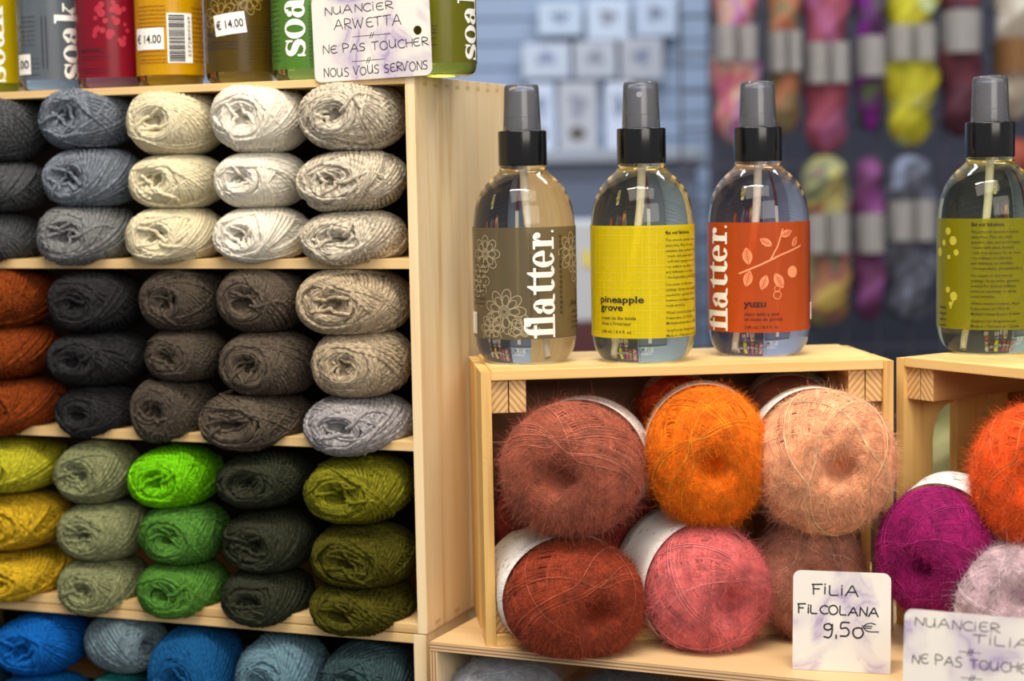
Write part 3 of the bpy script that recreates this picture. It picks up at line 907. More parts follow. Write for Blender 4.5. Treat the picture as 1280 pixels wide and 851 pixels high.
class Wrap:
    """graphics on a cylinder of radius r about the local z axis; (s, z): arc length from the side facing -y, height"""
    def __init__(s, r): s.r = r; s.polys = []; s.raw = []
    def add(s, polys, ox=0, oy=0, k=1.0, rot=0):
        for p in polys:
            q = []
            for x, y in p:
                x, y = x * k, y * k
                if rot: x, y = -y, x
                q.append((x + ox, y + oy))
            s.polys.append(q)
    def text(s, st, x, y, h, width=None, bold=0.0, rot=0, res=3):
        vs, fs = text_polys(st, bold, res)
        if not len(vs): return
        lo, hi = vs.min(0), vs.max(0)
        kx = (width / (hi[0] - lo[0])) if width else h
        v = np.stack([(vs[:, 0] - lo[0]) * kx, vs[:, 1] * h], -1)
        if rot: v = np.stack([-v[:, 1], v[:, 0]], -1)
        s.raw.append((v + (x, y), fs))
    def build(s, name, mat, parent, lift=0.0, flat=False):
        bm = bmesh.new()
        for pl in s.polys:
            try: bm.faces.new([bm.verts.new((x, y, 0)) for x, y in pl])
            except ValueError: pass
        for v, fs in s.raw:
            bv = [bm.verts.new((x, y, 0)) for x, y in v]
            for f in fs:
                try: bm.faces.new([bv[i] for i in f])
                except ValueError: pass
        refine(bm, 0.0022)
        r = s.r + lift
        for v in bm.verts:
            a = v.co.x / s.r; z = v.co.y
            v.co = (r * math.sin(a), -r * math.cos(a), z)
        me = bpy.data.meshes.new(name); bm.to_mesh(me); bm.free()
        return link_mesh(name, me, mat, parent)

def fine_print(rng, x0, x1, y, h):
    """one line of print too small to read: a run of short strokes"""
    out, x = [], x0
    while x < x1:
        L = rng.uniform(.0006, .0022)
        out.append(rect(x, y, min(x1, x + L), y + h)); x += L + .0004
    return out

# ------------------------------------------------------------------ spray bottles on the crates
BR = 0.031
body_prof = round_prof([(0, 0.0012), (.012, 0.0006), (.0205, 0.0), (.0252, .0012), (.0286, .0058), (.0303, .0105), (.031, .017), (.031, .077), (.0306, .085), (.0293, .0935), (.0268, .1005), (.0238, .1055), (.0196, .1098), (.0158, .1130), (.0140, .1152), (.0138, .1190), (0, .1190)], 4, .003)
black_p = plain('black_plastic', (16, 16, 17), 0.16)
pump_p = plain('pump_grey', (44, 46, 58), 0.3)
clear_cap = film('clear_cap', (244, 247, 255), .86, .08)
tube_p = plain('dip_tube_white', (225, 222, 214), 0.4)
white_ink = plain('white_ink', (240, 238, 232), 0.5)
dark_ink = plain('dark_ink', (52, 44, 20), 0.5)

def sleeve(name, r_, z0, z1, mat, par, half=118, n_=80):
    """label wrapped round the front of a bottle, its two ends apart at the back"""
    an = np.radians(np.linspace(-half, half, n_))
    V = np.concatenate([np.stack([r_ * np.sin(an), -r_ * np.cos(an), np.full(n_, z)], -1) for z in (z0, z1)])
    i = np.arange(n_ - 1)
    return link_mesh(name, mesh_np(name, V, np.stack([i, i + 1, i + 1 + n_, i + n_], -1)), mat, par)
def spray_bottle(px, yb, cap_az, liquid, label_rgb, see, name_m, label, tube_to):
    p = on_z(px, yb, ZT + CH); p = p + np.array([p[0], p[1], 0]) / np.hypot(p[0], p[1]) * 0.0245
    p[2] = ZT + CH + 0.0002
    r = empty('spray_bottle', p, -math.atan2(p[0], p[1]), label, 'spray bottle', 'spray bottles on the crates')
    lathe('bottle_body', body_prof, glassy('liquid_' + name_m, liquid, 1.36), r, 96)
    sleeve('label', BR + .0003, .0155, .0815, film('film_' + name_m, label_rgb, see), r)
    lathe('collar', round_prof([(0, .1176), (.0146, .1176), (.0146, .1386), (.0100, .1386), (0, .1386)], 3, .0009), black_p, r, 48)
    lathe('sprayer_head', round_prof([(0, .1384), (.0098, .1384), (.0098, .1462), (.0087, .1468), (.0085, .1622), (.006, .1634), (0, .1634)], 3, .0006), pump_p, r, 40)
    cap = [(.0114, .1388), (.0104, .1640), (.0098, .1658), (.004, .1664), (0, .1664)]
    lathe('overcap', cap, clear_cap, r, 48)
    bm = bmesh.new()
    bmesh.ops.create_cone(bm, cap_ends=True, segments=20, radius1=.0018, radius2=.0016, depth=.0010)
    bmesh.ops.rotate(bm, verts=bm.verts, matrix=Matrix.Rotation(R(90), 3, 'X'))
    bmesh.ops.translate(bm, verts=bm.verts, vec=(0, -.0089, .1582))
    bmesh.ops.rotate(bm, verts=bm.verts, matrix=Matrix.Rotation(cap_az, 3, 'Z'))
    from_bm('nozzle', bm, plain('nozzle_grey', (190, 192, 196), 0.4), r)
    t = np.linspace(0, 1, 26)[:, None]
    a, m_, e = np.array([0, 0, .1180]), np.array([0.001, 0, .07]), np.array([tube_to[0], tube_to[1], .0045])
    pts = (1 - t) ** 2 * a + 2 * t * (1 - t) * m_ + t * t * e
    V, F, U = tubes(pts[None], .0019, 10, np.broadcast_to(np.array([1., .2, .1]), pts[None].shape))
    link_mesh('dip_tube', mesh_np('dip_tube', V, F, uv4=U), tube_p, r)
    return r
rg = np.random.default_rng(5)
PX = 0.000468
def az_s(dx): return BR * math.asin(max(-.999, min(.999, dx / 65.0)))

# olive-brown bottle
b1 = spray_bottle(658, 456, R(170), (244, 236, 214), (140, 126, 94), .42, 'brown', 'spray bottle with brown flower-patterned label, leftmost on the crate', (.012, -.018))
wr_ = Wrap(BR + .0004)
polys, wd = fat_serif('flatter.')
polys = [[(x * .0645 / wd, y * .0132) for x, y in q] for q in polys]
wr_.add(polys, az_s(36), .0158, rot=1)
wr_.build('lettering', white_ink, b1, .0003)
pat = Wrap(BR + .0004)
def lace(cx_, cy_, r0, n, out, th=.0005):
    for k in range(n):
        a = 2 * math.pi * k / n
        for sc_ in (1.0, .72):
            pts = []
            for q in range(15):
                u = q / 14
                rr = r0 * (.35 + .65 * math.sin(math.pi * u) ** .6) * sc_; aa = a + (u - .5) * 2 * math.pi / n * (1.15)
                pts.append((cx_ + rr * math.cos(aa), cy_ + rr * math.sin(aa)))
            out.extend(ribbon(pts, th))
    for k in range(3):
        out.extend(ribbon([(cx_ + r0 * (.12 + .08 * k) * math.cos(t_), cy_ + r0 * (.12 + .08 * k) * math.sin(t_)) for t_ in np.linspace(0, 6.3, 18)], th))
fl = []
for (x, y, rr, n_) in ((-.013, .032, .0135, 9), (-.0005, .020, .010, 8), (-.022, .022, .009, 8), (-.026, .066, .011, 8), (-.033, .050, .010, 7), (.034, .066, .012, 8), (.044, .054, .010, 7)):
    lace(x, y, rr, n_, fl)
fl = [p for p in fl if all(.0158 < y < .0812 for _, y in p)]
pat.add(fl); pat.build('flower_pattern', plain('lace_print', (168, 154, 122), 0.5), b1, .0001)
dk = Wrap(BR + .0004)
dk.text('vaporisateur assouplissant sans amidon', az_s(9), .0205, .0026, .0575, rot=1, res=2)
dk.text('starch-free smoothing spray', az_s(17), .036, .0026, .042, rot=1, res=2)
dk.text('lace', az_s(57), .0345, .005, .0085, bold=.02)
for k in range(4): dk.add(fine_print(rg, az_s(57), az_s(57) + .013, .030 - k * .003, .0008))
for k in range(5): dk.add(fine_print(rg, -.037, -.024, .060 - k * .003, .0007))
for k in range(4): dk.add(fine_print(rg, -.040, -.026, .045 - k * .003, .0007))
for k in range(16): dk.add(fine_print(rg, .0225, .0245, .030 + k * .003, .0016))
dk.build('lettering', dark_ink, b1, .0002)
bc = Wrap(BR + .0004); bc.add([rect(-.046, .018, -.0365, .031)]); bc.build('barcode_patch', white_ink, b1, .0003)
bb_ = Wrap(BR + .0004)
for k in range(14): bb_.add([rect(-.0385, .0188 + k * .0008, -.0372, .0188 + k * .0008 + rg.choice([.0003, .0005]))])
bb_.build('barcode', ink, b1, .0005)

# yellow bottle
b2 = spray_bottle(805, 455, R(-6), (246, 243, 210), (255, 230, 0), .20, 'yellow', 'spray bottle with bright yellow gridded label, second from the left', (-.017, -.016))
g = Wrap(BR + .0004)
for k in range(16): g.add([rect(-.034 + k * .0042, .0158, -.034 + k * .0042 + .00017, .0812)])
for k in range(15): g.add([rect(-.034, .0185 + k * .0044, .030, .0185 + k * .0044 + .00017)])
g.build('grid_pattern', plain('grid_print', (226, 200, 60), 0.5), b2, .0001)
d = Wrap(BR + .0004)
d.text('pineapple', az_s(-52), .0365, .0056, az_s(1) - az_s(-52), bold=.028)
d.text('grove', az_s(-52), .0318, .0056, az_s(-25) - az_s(-52), bold=.028)
d.text('sweet on the inside', az_s(-51), .0265, .0030, az_s(-9) - az_s(-51), bold=.008, res=2)
d.text("doux à l'intérieur", az_s(-51), .0232, .0030, az_s(-15) - az_s(-51), bold=.008, res=2)
d.text('248 mL / 8.4 fl. oz', az_s(-51), .0185, .0026, az_s(-15) - az_s(-51), bold=.008, res=2)
def para(d, x, top, keep=99):
    L = ['flat out fabulous.', 'This smooth operator leaves', 'static-free. Plus, the mild', "sensitive skin, and won't harm", '• made with plant derived', '• soft mist sprayer for an even', '• no sulfates, no silicones', '   and definitely no wrinkles', '• biodegradable, phosphate-free', 'Use steam or dry iron at', 'settings. Spray entire garment', 'needed for desired stiffness.', 'between washings, or spray', 'resist wrinkles.', "What's inside/Contenu : Aqua", 'Polysorbate 20, PEG-40', 'Methylisothiazolinone, Sodium', 'Graphics by/ Graphisme par', 'Made in / Fabriqué au Canada']
    z = top
    for i, t_ in enumerate(L):
        d.text(t_, x, z, .0029 if i == 0 else .0024, bold=.03 if i == 0 else .006, res=1)
        z -= .0042 if i in (0, 8, 13, 16) else .0031
para(d, az_s(28), .0762)
d.build('lettering', dark_ink, b2, .0002)

# red bottle
b3 = spray_bottle(949, 447, R(175), (246, 236, 232), (226, 96, 34), .28, 'red', 'spray bottle with orange-red leafy label, third from the left', (-.014, -.017))
w3 = Wrap(BR + .0004)
polys, wd = fat_serif('flatter.')
polys = [[(x * .0645 / wd, y * .0132) for x, y in q] for q in polys]
w3.add(polys, az_s(-39), .0158, rot=1)
w3.build('lettering', white_ink, b3, .0003)
lf = []
def px3(x, y): return (az_s(x - 948), (447 - y) * PX)
lf += ribbon([px3(924, 338), px3(950, 327), px3(975, 315), px3(1000, 304)], .0011)
lf += ribbon([px3(962, 322), px3(972, 303), px3(978, 282)], .0009)
def leaf(x, y, ang, L, W_):
    cx_, cy_ = px3(x, y); a = R(ang); out = []
    up_, dn = [], []
    for k in range(13):
        u = k / 12; h = W_ * math.sin(math.pi * u) ** .8
        for s_, l_ in ((1, up_), (-1, dn)):
            xx, yy = u * L, s_ * h
            l_.append((cx_ + xx * math.cos(a) - yy * math.sin(a), cy_ + xx * math.sin(a) + yy * math.cos(a)))
    for k in range(12): out.append([dn[k], dn[k + 1], up_[k + 1], up_[k]])
    return out
LV = [(936, 327, 100, .0105, .0030), (965, 303, 150, .0085, .0022), (932, 355, 75, .0100, .0028), (958, 340, -110, .0095, .0026), (968, 338, -60, .0105, .0030), (975, 291, 20, .0085, .0022), (990, 305, 60, .007, .0018)]
veins = []
for x, y, an_, L, W_ in LV:
    lf += leaf(x, y, an_, L, W_)
    cx_, cy_ = px3(x, y); a = R(an_)
    veins += ribbon([(cx_ + L * .05 * math.cos(a), cy_ + L * .05 * math.sin(a)), (cx_ + L * .9 * math.cos(a), cy_ + L * .9 * math.sin(a))], .0004)
    for u in (.3, .45, .6, .75):
        for s_ in (1, -1):
            x0_, y0_ = cx_ + L * u * math.cos(a), cy_ + L * u * math.sin(a)
            veins += ribbon([(x0_, y0_), (x0_ + W_ * .75 * math.cos(a + s_ * .9), y0_ + W_ * .75 * math.sin(a + s_ * .9))], .0003)
lf += [disc(*px3(990, 337), .0036, 18)]
lf += ring(*px3(971, 366), .0026, .0026, .0021, .0021); lf += ring(*px3(971, 358), .002, .002, .0016, .0016)
w3b = Wrap(BR + .0004); w3b.add(lf); w3b.build('leaf_pattern', plain('leaf_print', (232, 146, 100), 0.5), b3, .0001)
w3v = Wrap(BR + .0004); w3v.add(veins); w3v.build('leaf_veins', plain('vein_print', (196, 66, 28), 0.5), b3, .0002)
d = Wrap(BR + .0004)
d.text('yuzu', az_s(-19), .0312, .0056, az_s(9) - az_s(-19), bold=.028)
d.text('clean with a peel', az_s(-18), .0258, .0029, az_s(25) - az_s(-18), bold=.008, res=2)
d.text('un zeste de pureté', az_s(-18), .0227, .0029, az_s(29) - az_s(-18), bold=.008, res=2)
d.text('248 mL / 8.4 fl. oz', az_s(-18), .0180, .0026, az_s(24) - az_s(-18), bold=.008, res=2)
for k in range(22): d.add(fine_print(rg, .0405, .0425, .019 + k * .0028, .0015))
d.build('lettering', plain('dark_red_ink', (58, 20, 10), 0.5), b3, .0003)
bc = Wrap(BR + .0004); bc.add([rect(.0412, .0215, .046, .032)]); bc.build('barcode_patch', white_ink, b3, .0005)

# olive bottle
b4 = spray_bottle(1236, 444, R(160), (238, 240, 196), (168, 164, 18), .34, 'olive', 'spray bottle with olive green label on the right-hand crate', (-.014, -.016))
d = Wrap(BR + .0004)
para(d, az_s(-22), .0772)
for k in range(4): d.add(fine_print(rg, -.036, az_s(-52), .0275 - k * .0036, .0010))
d.build('lettering', dark_ink, b4, .0002)
sh = Wrap(BR + .0004)
fp = []
for (x, y, rr) in ((1186, 285, 5), (1192, 297, 6), (1181, 300, 4), (1196, 312, 4), (1176, 312, 6), (1187, 318, 3), (1193, 368, 6), (1186, 360, 4), (1189, 378, 3)):
    fp += [disc(az_s(x - 1236), (443 - y) * PX, rr * PX, 12)]
fp += ribbon([(az_s(1189 - 1236), (443 - 384) * PX), (az_s(1193 - 1236), (443 - 372) * PX)], .0012)
sh.add(fp); sh.build('blossom_pattern', plain('blossom_print', (184, 180, 60), 0.5), b4, .0001)

# ------------------------------------------------------------------ soap bottles on top of the cubby shelf
SR = 0.0212
soap_prof = round_prof([(0, .0008), (.012, 0), (.0175, 0), (.0200, .0016), (.0211, .0050), (SR, .0080), (SR, .100), (.0205, .108), (.0175, .116), (.012, .121), (.010, .124), (.010, .131), (0, .131)], 3, .002)
def soap_bottle(px, liquid, lab, see, nm, label, ypx=100):
    xl, _ = sh_xz(px, ypx, .0245)
    p = S0 + US * xl + NS * .0245; p[2] = ZT + SH + .0002
    rel = p - CAM
    r = empty('soap_bottle', p, -math.atan2(rel[0], rel[1]), label, 'soap bottle', 'soap bottles on the cubby shelf')
    lathe('bottle_body', soap_prof, glassy('soap_' + nm, liquid, 1.36), r, 64)
    sleeve('label', SR + .0003, .0068, .098, film('soapfilm_' + nm, lab, see), r)
    lathe('cap', round_prof([(0, .1295), (.0125, .1295), (.0125, .150), (0, .150)], 3, .001), black_p, r, 32)
    return r, -math.asin(0)
def soap_s(dx, rp=42.0): return SR * math.asin(max(-.998, min(.998, dx / rp)))
def sticker(par, x0, x1, z0, z1, txt, rot=0.0, tw=.85):
    w_ = Wrap(SR + .0005)
    cxm, czm = (x0 + x1) / 2, (z0 + z1) / 2
    def rt(x, y): return (cxm + (x - cxm) * math.cos(rot) - (y - czm) * math.sin(rot), czm + (x - cxm) * math.sin(rot) + (y - czm) * math.cos(rot))
    w_.add([[rt(*p_) for p_ in rect(x0, z0, x1, z1)]])
    o = w_.build('price_sticker', white_ink, par, .0003)
    t_ = Wrap(SR + .0005)
    vs, fs = text_polys(txt, .01)
    lo_, hi_ = vs.min(0), vs.max(0)
    W_ = (x1 - x0) * tw; H_ = (z1 - z0) * .42
    v = (vs - lo_) / (hi_ - lo_) * (W_, H_) + (cxm - W_ / 2, czm - H_ / 2)
    t_.raw.append((np.array([rt(*q) for q in v]), fs))
    t_.build('price', ink, o, .0006)
ZB = lambda y: (100 - y) * 0.000497           # height on the bottle front from its picture height
def soak(par, base_dx, lab_ink=white_ink, u=.0122, z0=.0070):
    w_ = Wrap(SR + .0004)
    polys, wd = fat_serif('soak')
    w_.add(polys, soap_s(base_dx), z0, u, rot=1)
    w_.build('lettering', lab_ink, par, .0003)
def smallprint(par, x0, x1, zs, m, h=.0008):
    w_ = Wrap(SR + .0004)
    for z in zs: w_.add(fine_print(rg, x0, x1, z, h))
    w_.build('fine_print', m, par, .0002)

sA, _ = soap_bottle(-13, (228, 205, 40), (236, 208, 6), .3, 'yellow', 'soap bottle with yellow label, cut off at the left edge')
soak(sA, 20)
sB, _ = soap_bottle(66, (214, 218, 206), (124, 132, 140), .4, 'grey', 'grey soap bottle with big white lettering beside the yellow one')
soak(sB, 34)
smallprint(sB, -.022, -.010, [ZB(y) for y in (6, 12, 18, 24, 30, 36, 42)], plain('grey_ink', (66, 68, 72)))
smallprint(sB, -.022, -.008, [ZB(y) for y in (60, 66, 72, 80)], plain('grey_ink', (66, 68, 72)))
w_ = Wrap(SR + .0004)
w_.text('fig', soap_s(-41), ZB(54), .0048, .0035, bold=.02)
for k in range(2): w_.add([rect(-.006 + k * .0026, ZB(72) + q * .0012, -.006 + k * .0026 + .0009, ZB(72) + q * .0012 + .0008) for q in range(28)])
w_.build('lettering', ink, sB, .0003)
sticker(sB, soap_s(-40), soap_s(-26), ZB(79), ZB(53), '.00', 0, .8)
sC, _ = soap_bottle(139, (205, 120, 110), (158, 22, 48), .25, 'red', 'soap bottle with crimson label in the top row')
w_ = Wrap(SR + .0004)
w_.text('celebration', soap_s(-36), ZB(54), .0042, .0185, bold=.02)
w_.build('lettering', plain('crimson_ink', (64, 8, 22)), sC, .0003)
smallprint(sC, soap_s(-35), soap_s(0), [ZB(y) for y in (60, 64, 76, 80)], plain('crimson_ink', (64, 8, 22)), .0006)
w_ = Wrap(SR + .0004); fl = []
for k in range(26): fl.append(disc(rg.uniform(-.010, .012), rg.uniform(.028, .055), rg.uniform(.0012, .0026), 12))
w_.add(fl); w_.build('berry_pattern', plain('berry_print', (166, 28, 54)), sC, .0001)
sD, _ = soap_bottle(214, (226, 150, 30), (250, 196, 8), .3, 'amber', 'soap bottle with amber label, barcode and price sticker')
orange_ink = plain('orange_ink', (150, 92, 4))
smallprint(sD, soap_s(-37), soap_s(-4), [ZB(y) for y in (2, 7, 12, 17, 22, 27, 58, 63, 68, 72)], orange_ink, .0009)
smallprint(sD, soap_s(27), soap_s(41), [ZB(y) for y in range(4, 76, 6)], orange_ink, .0009)
sticker(sD, soap_s(-39), soap_s(-7), ZB(55), ZB(28), '€ 14.00')
w_ = Wrap(SR + .0004); w_.add([rect(soap_s(-3), ZB(72), soap_s(27), ZB(10))]); o = w_.build('barcode_patch', white_ink, sD, .0003)
w_ = Wrap(SR + .0004)
z = ZB(70)
while z < ZB(14):
    h = float(rg.choice([.0003, .0005, .0009])); w_.add([rect(soap_s(-1), z, soap_s(18), z + h)]); z += h + float(rg.choice([.0004, .0006]))
w_.text('5572800069', soap_s(25), ZB(64), .0032, ZB(14) - ZB(64), rot=1, res=1)
w_.build('barcode', ink, o, .0006)
sE, _ = soap_bottle(301, (196, 140, 50), (104, 84, 22), .3, 'brown', 'soap bottle with dark brown label and tilted price sticker')
w_ = Wrap(SR + .0004); fl = []
lace(-.012, .040, .012, 9, fl); lace(.006, .052, .011, 9, fl)
w_.add(fl); w_.build('flower_pattern', plain('soap_lace_print', (150, 122, 50)), sE, .0001)
w_ = Wrap(SR + .0004); w_.text('lace', soap_s(-38), ZB(42), .0046, .0078, bold=.02); w_.build('lettering', ink, sE, .0002)
smallprint(sE, soap_s(-38), soap_s(-2), [ZB(y) for y in (50, 54, 58)], ink, .0006)
smallprint(sE, soap_s(6), soap_s(38), [ZB(y) for y in range(30, 76, 5)], plain('brown_ink', (62, 48, 8)), .0006)
sticker(sE, soap_s(-29), soap_s(8), ZB(41), ZB(15), '€ 14.00', R(7))
sF, _ = soap_bottle(385, (206, 214, 90), (104, 158, 62), .3, 'green', 'soap bottle with fresh green label left of the handwritten sign')
soak(sF, -2, u=.0125, z0=ZB(72))
smallprint(sF, soap_s(-41), soap_s(-32), [ZB(y) for y in range(4, 80, 6)], plain('green_ink', (46, 84, 26)), .0007)
smallprint(sF, soap_s(2), soap_s(20), [ZB(y) for y in range(2, 80, 5)], plain('green_ink', (46, 84, 26)), .0007)
sG, _ = soap_bottle(552, (206, 200, 70), (128, 126, 24), .32, 'moss', 'soap bottle with moss green label right of the handwritten sign', 93)
soak(sG, 40, u=.0112, z0=.0085)
smallprint(sG, soap_s(-14), soap_s(-4), [ZB(y) for y in (44, 48, 52, 58, 66)], ink, .0006)

# ------------------------------------------------------------------ handwritten cards
LET = {
 'A': [[(0, 0), (.42, 1), (.5, 1), (.85, 0)], [(.16, .38), (.72, .40)]],
 'C': [[(.72, .88), (.5, 1), (.2, .86), (.04, .5), (.2, .1), (.5, 0), (.76, .12)]],
 'E': [[(.66, .95), (.4, 1), (.12, .85), (.05, .55), (.06, .3), (.22, .03), (.5, 0), (.7, .1)], [(.06, .52), (.56, .54)]],
 'F': [[(.12, 0), (.10, 1)], [(.02, .98), (.72, 1.04)], [(.1, .55), (.52, .56)]],
 'H': [[(.08, 0), (.05, 1)], [(.68, 0), (.72, 1)], [(.06, .5), (.7, .54)]],
 'I': [[(.1, 0), (.1, .72)], [(.10, .95), (.12, 1.0)]],
 'L': [[(.06, 1), (.05, .2), (.14, .02), (.62, .04)]],
 'N': [[(.04, 0), (.08, 1), (.66, .02), (.72, 1.02)]],
 'O': [[(.4, 1), (.1, .82), (.02, .45), (.2, .05), (.5, 0), (.78, .25), (.8, .65), (.6, .95), (.36, 1)]],
 'P': [[(.08, 0), (.06, 1), (.42, 1), (.66, .82), (.58, .56), (.1, .48)]],
 'R': [[(.08, 0), (.06, 1), (.44, 1), (.64, .82), (.54, .58), (.12, .5), (.72, 0)]],
 'S': [[(.6, .94), (.34, 1), (.1, .82), (.18, .58), (.5, .44), (.6, .2), (.42, 0), (.06, .04)]],
 'T': [[(.36, 0), (.36, .98)], [(0, .96), (.76, 1.02)]],
 'U': [[(.05, 1), (.06, .3), (.24, .02), (.48, .06), (.66, .35), (.7, 1)], [(.69, .6), (.74, 0)]],
 'V': [[(0, 1), (.32, 0), (.72, 1.05), (.9, .98)]],
 'W': [[(0, 1), (.24, 0), (.5, .8), (.76, 0), (1.05, 1)]],
 '9': [[(.62, .8), (.44, 1), (.14, .92), (.1, .66), (.34, .54), (.6, .7), (.64, .95), (.6, .3), (.4, 0), (.08, .06)]],
 '5': [[(.66, 1), (.16, .98), (.1, .58), (.44, .62), (.64, .36), (.5, .06), (.06, .02)]],
 '0': [[(.4, .74), (.12, .62), (.06, .28), (.26, 0), (.58, .04), (.74, .36), (.62, .68), (.38, .74)]],
 ',': [[(.1, .1), (.1, -.12)]],
 '€': [[(.8, .9), (.5, 1), (.2, .8), (.12, .4), (.4, .06), (1.0, .08)], [(0, .64), (.6, .66)], [(0, .42), (.56, .44)]],
}
ADV = {'I': .34, ',': .3, ' ': .5, 'W': 1.28, 'T': .86, 'V': .92, 'A': 1.0, 'U': .95, 'O': .98}
def smooth_line(pts, n=5):
    if len(pts) < 3: return pts
    P_ = [np.array(p) for p in pts]; P_ = [2 * P_[0] - P_[1]] + P_ + [2 * P_[-1] - P_[-2]]
    out = []
    for i in range(1, len(P_) - 2):
        a, b, c_, d_ = P_[i - 1:i + 3]
        for k in range(n):
            t_ = k / n
            out.append(tuple(.5 * ((2 * b) + (c_ - a) * t_ + (2 * a - 5 * b + 4 * c_ - d_) * t_ ** 2 + (3 * b - a - 3 * c_ + d_) * t_ ** 3)))
    out.append(tuple(P_[-2]))
    return out
SHARP = set('ANWVFHLTI')
def write(polys, txt, a, b, h, wd, rng):
    """lay handwritten capitals from point a to point b (card coordinates)"""
    a, b = np.array(a), np.array(b); tot = sum(ADV.get(ch, .84) for ch in txt) - .12
    d = (b - a); L = np.linalg.norm(d); d = d / L; n = np.array([-d[1], d[0]]); k = L / tot
    x = 0.0
    for ch in txt:
        if ch != ' ':
            jx, jy, js = rng.normal(0, .02), rng.normal(0, .04), rng.uniform(.92, 1.08)
            for st in LET[ch]:
                pts = st if ch in SHARP else smooth_line(st)
                q = [a + d * ((x + px__ + jx) * k) + n * ((py__ * js + jy) * h) for px__, py__ in pts]
                polys.extend(ribbon(q, wd))
                for e in q: polys.append(disc(e[0], e[1], wd * .5, 8))
        x += ADV.get(ch, .84)
def tick_rule(polys, a, b, wd):
    a, b = np.array(a), np.array(b); polys.extend(ribbon([a, b], wd * .7))
    m = (a + b) / 2
    for o in (-.0007, .0007):
        polys.extend(ribbon([m + (o - .0006, -.0016), m + (o + .0009, .0017)], wd))

def card(name, W_, H_, loc, rot, seed, label, hole=None, th=.0007, group=None, foot=False):
    r = empty(name, loc, 0, label, 'sign card', group, rot=rot)
    bm = bmesh.new(); cr_ = .0042
    pts = []
    for cx_, cy_, a0 in ((W_ - cr_, cr_, -90), (W_ - cr_, H_ - cr_, 0), (cr_, H_ - cr_, 90), (cr_, cr_, 180)):
        for k in range(7):
            a = R(a0 + 15 * k); pts.append((cx_ + cr_ * math.cos(a), cy_ + cr_ * math.sin(a)))
    if foot: pts = [p for p in pts if p[1] > cr_ * 1.01 or False] ; pts = [(W_, 0)] + pts + [(0, 0)]
    loops = [pts] + ([disc(hole[0], hole[1], hole[2], 24)] if hole else [])
    es = []
    for lp in loops:
        vs = [bm.verts.new((x, 0, y)) for x, y in lp]
        es += [bm.edges.new((vs[i], vs[(i + 1) % len(vs)])) for i in range(len(vs))]
    bmesh.ops.triangle_fill(bm, edges=es, use_beauty=True)
    ext = bmesh.ops.extrude_face_region(bm, geom=list(bm.faces))
    bmesh.ops.translate(bm, verts=[v for v in ext['geom'] if isinstance(v, bmesh.types.BMVert)], vec=(0, th, 0))
    from_bm('card', bm, marble_card('marbled_card_%d' % seed, seed * .37), r)
    return r
def card_ink(r, polys, mat):
    bm = bmesh.new()
    for i, p in enumerate(polys):
        bm.faces.new([bm.verts.new((x, -.00012 - (i % 7) * 2e-6, y)) for x, y in p])
    me = bpy.data.meshes.new('handwriting'); bm.to_mesh(me); bm.free()
    return link_mesh('handwriting', me, mat, r)
pen = plain('pen_ink', (28, 26, 34), 0.5)
hw = np.random.default_rng(3)

# sign taped to the front of the cubby shelf's top board
x0_, z0_ = sh_xz(394, 103.5, -.0022); x1_, z1_ = sh_xz(540.5, 93.5, -.0022)
ang = math.atan2(z1_ - z0_, x1_ - x0_); W1 = math.hypot(x1_ - x0_, z1_ - z0_)
xt, zt_ = sh_xz(402, -4, -.0022); H1 = math.hypot(xt - x0_, zt_ - z0_)
loc1 = S0 + US * x0_ - NS * .0022 + np.array([0, 0, z0_])
def c1(px, py):
    x, z = sh_xz(px, py, -.0022); dx, dz = x - x0_, z - z0_
    return (dx * math.cos(ang) + dz * math.sin(ang), -dx * math.sin(ang) + dz * math.cos(ang))
hx, hy = c1(521.8, 37.8)
k1 = card('hand_written_sign', W1, H1, loc1, (0, -ang, -YS), 3, 'white marbled sign with four handwritten lines on the cubby shelf top edge', hole=(hx, hy, .0027))
pl = []
write(pl, 'NUANCIER', c1(405.5, 18.8), c1(491, 10.6), .0044, .0005, hw)
write(pl, 'ARWETTA', c1(418, 37.6), c1(502, 30), .0056, .0005, hw)
tick_rule(pl, c1(441, 46), c1(488, 41.8), .0004)
write(pl, 'NE PAS TOUCHER', c1(404, 68), c1(535.5, 56), .0046, .0005, hw)
tick_rule(pl, c1(440, 77), c1(481, 73.5), .0004)
write(pl, 'NOUS VOUS SERVONS', c1(405.5, 97), c1(535.5, 85.8), .0048, .0005, hw)
card_ink(k1, pl, pen)

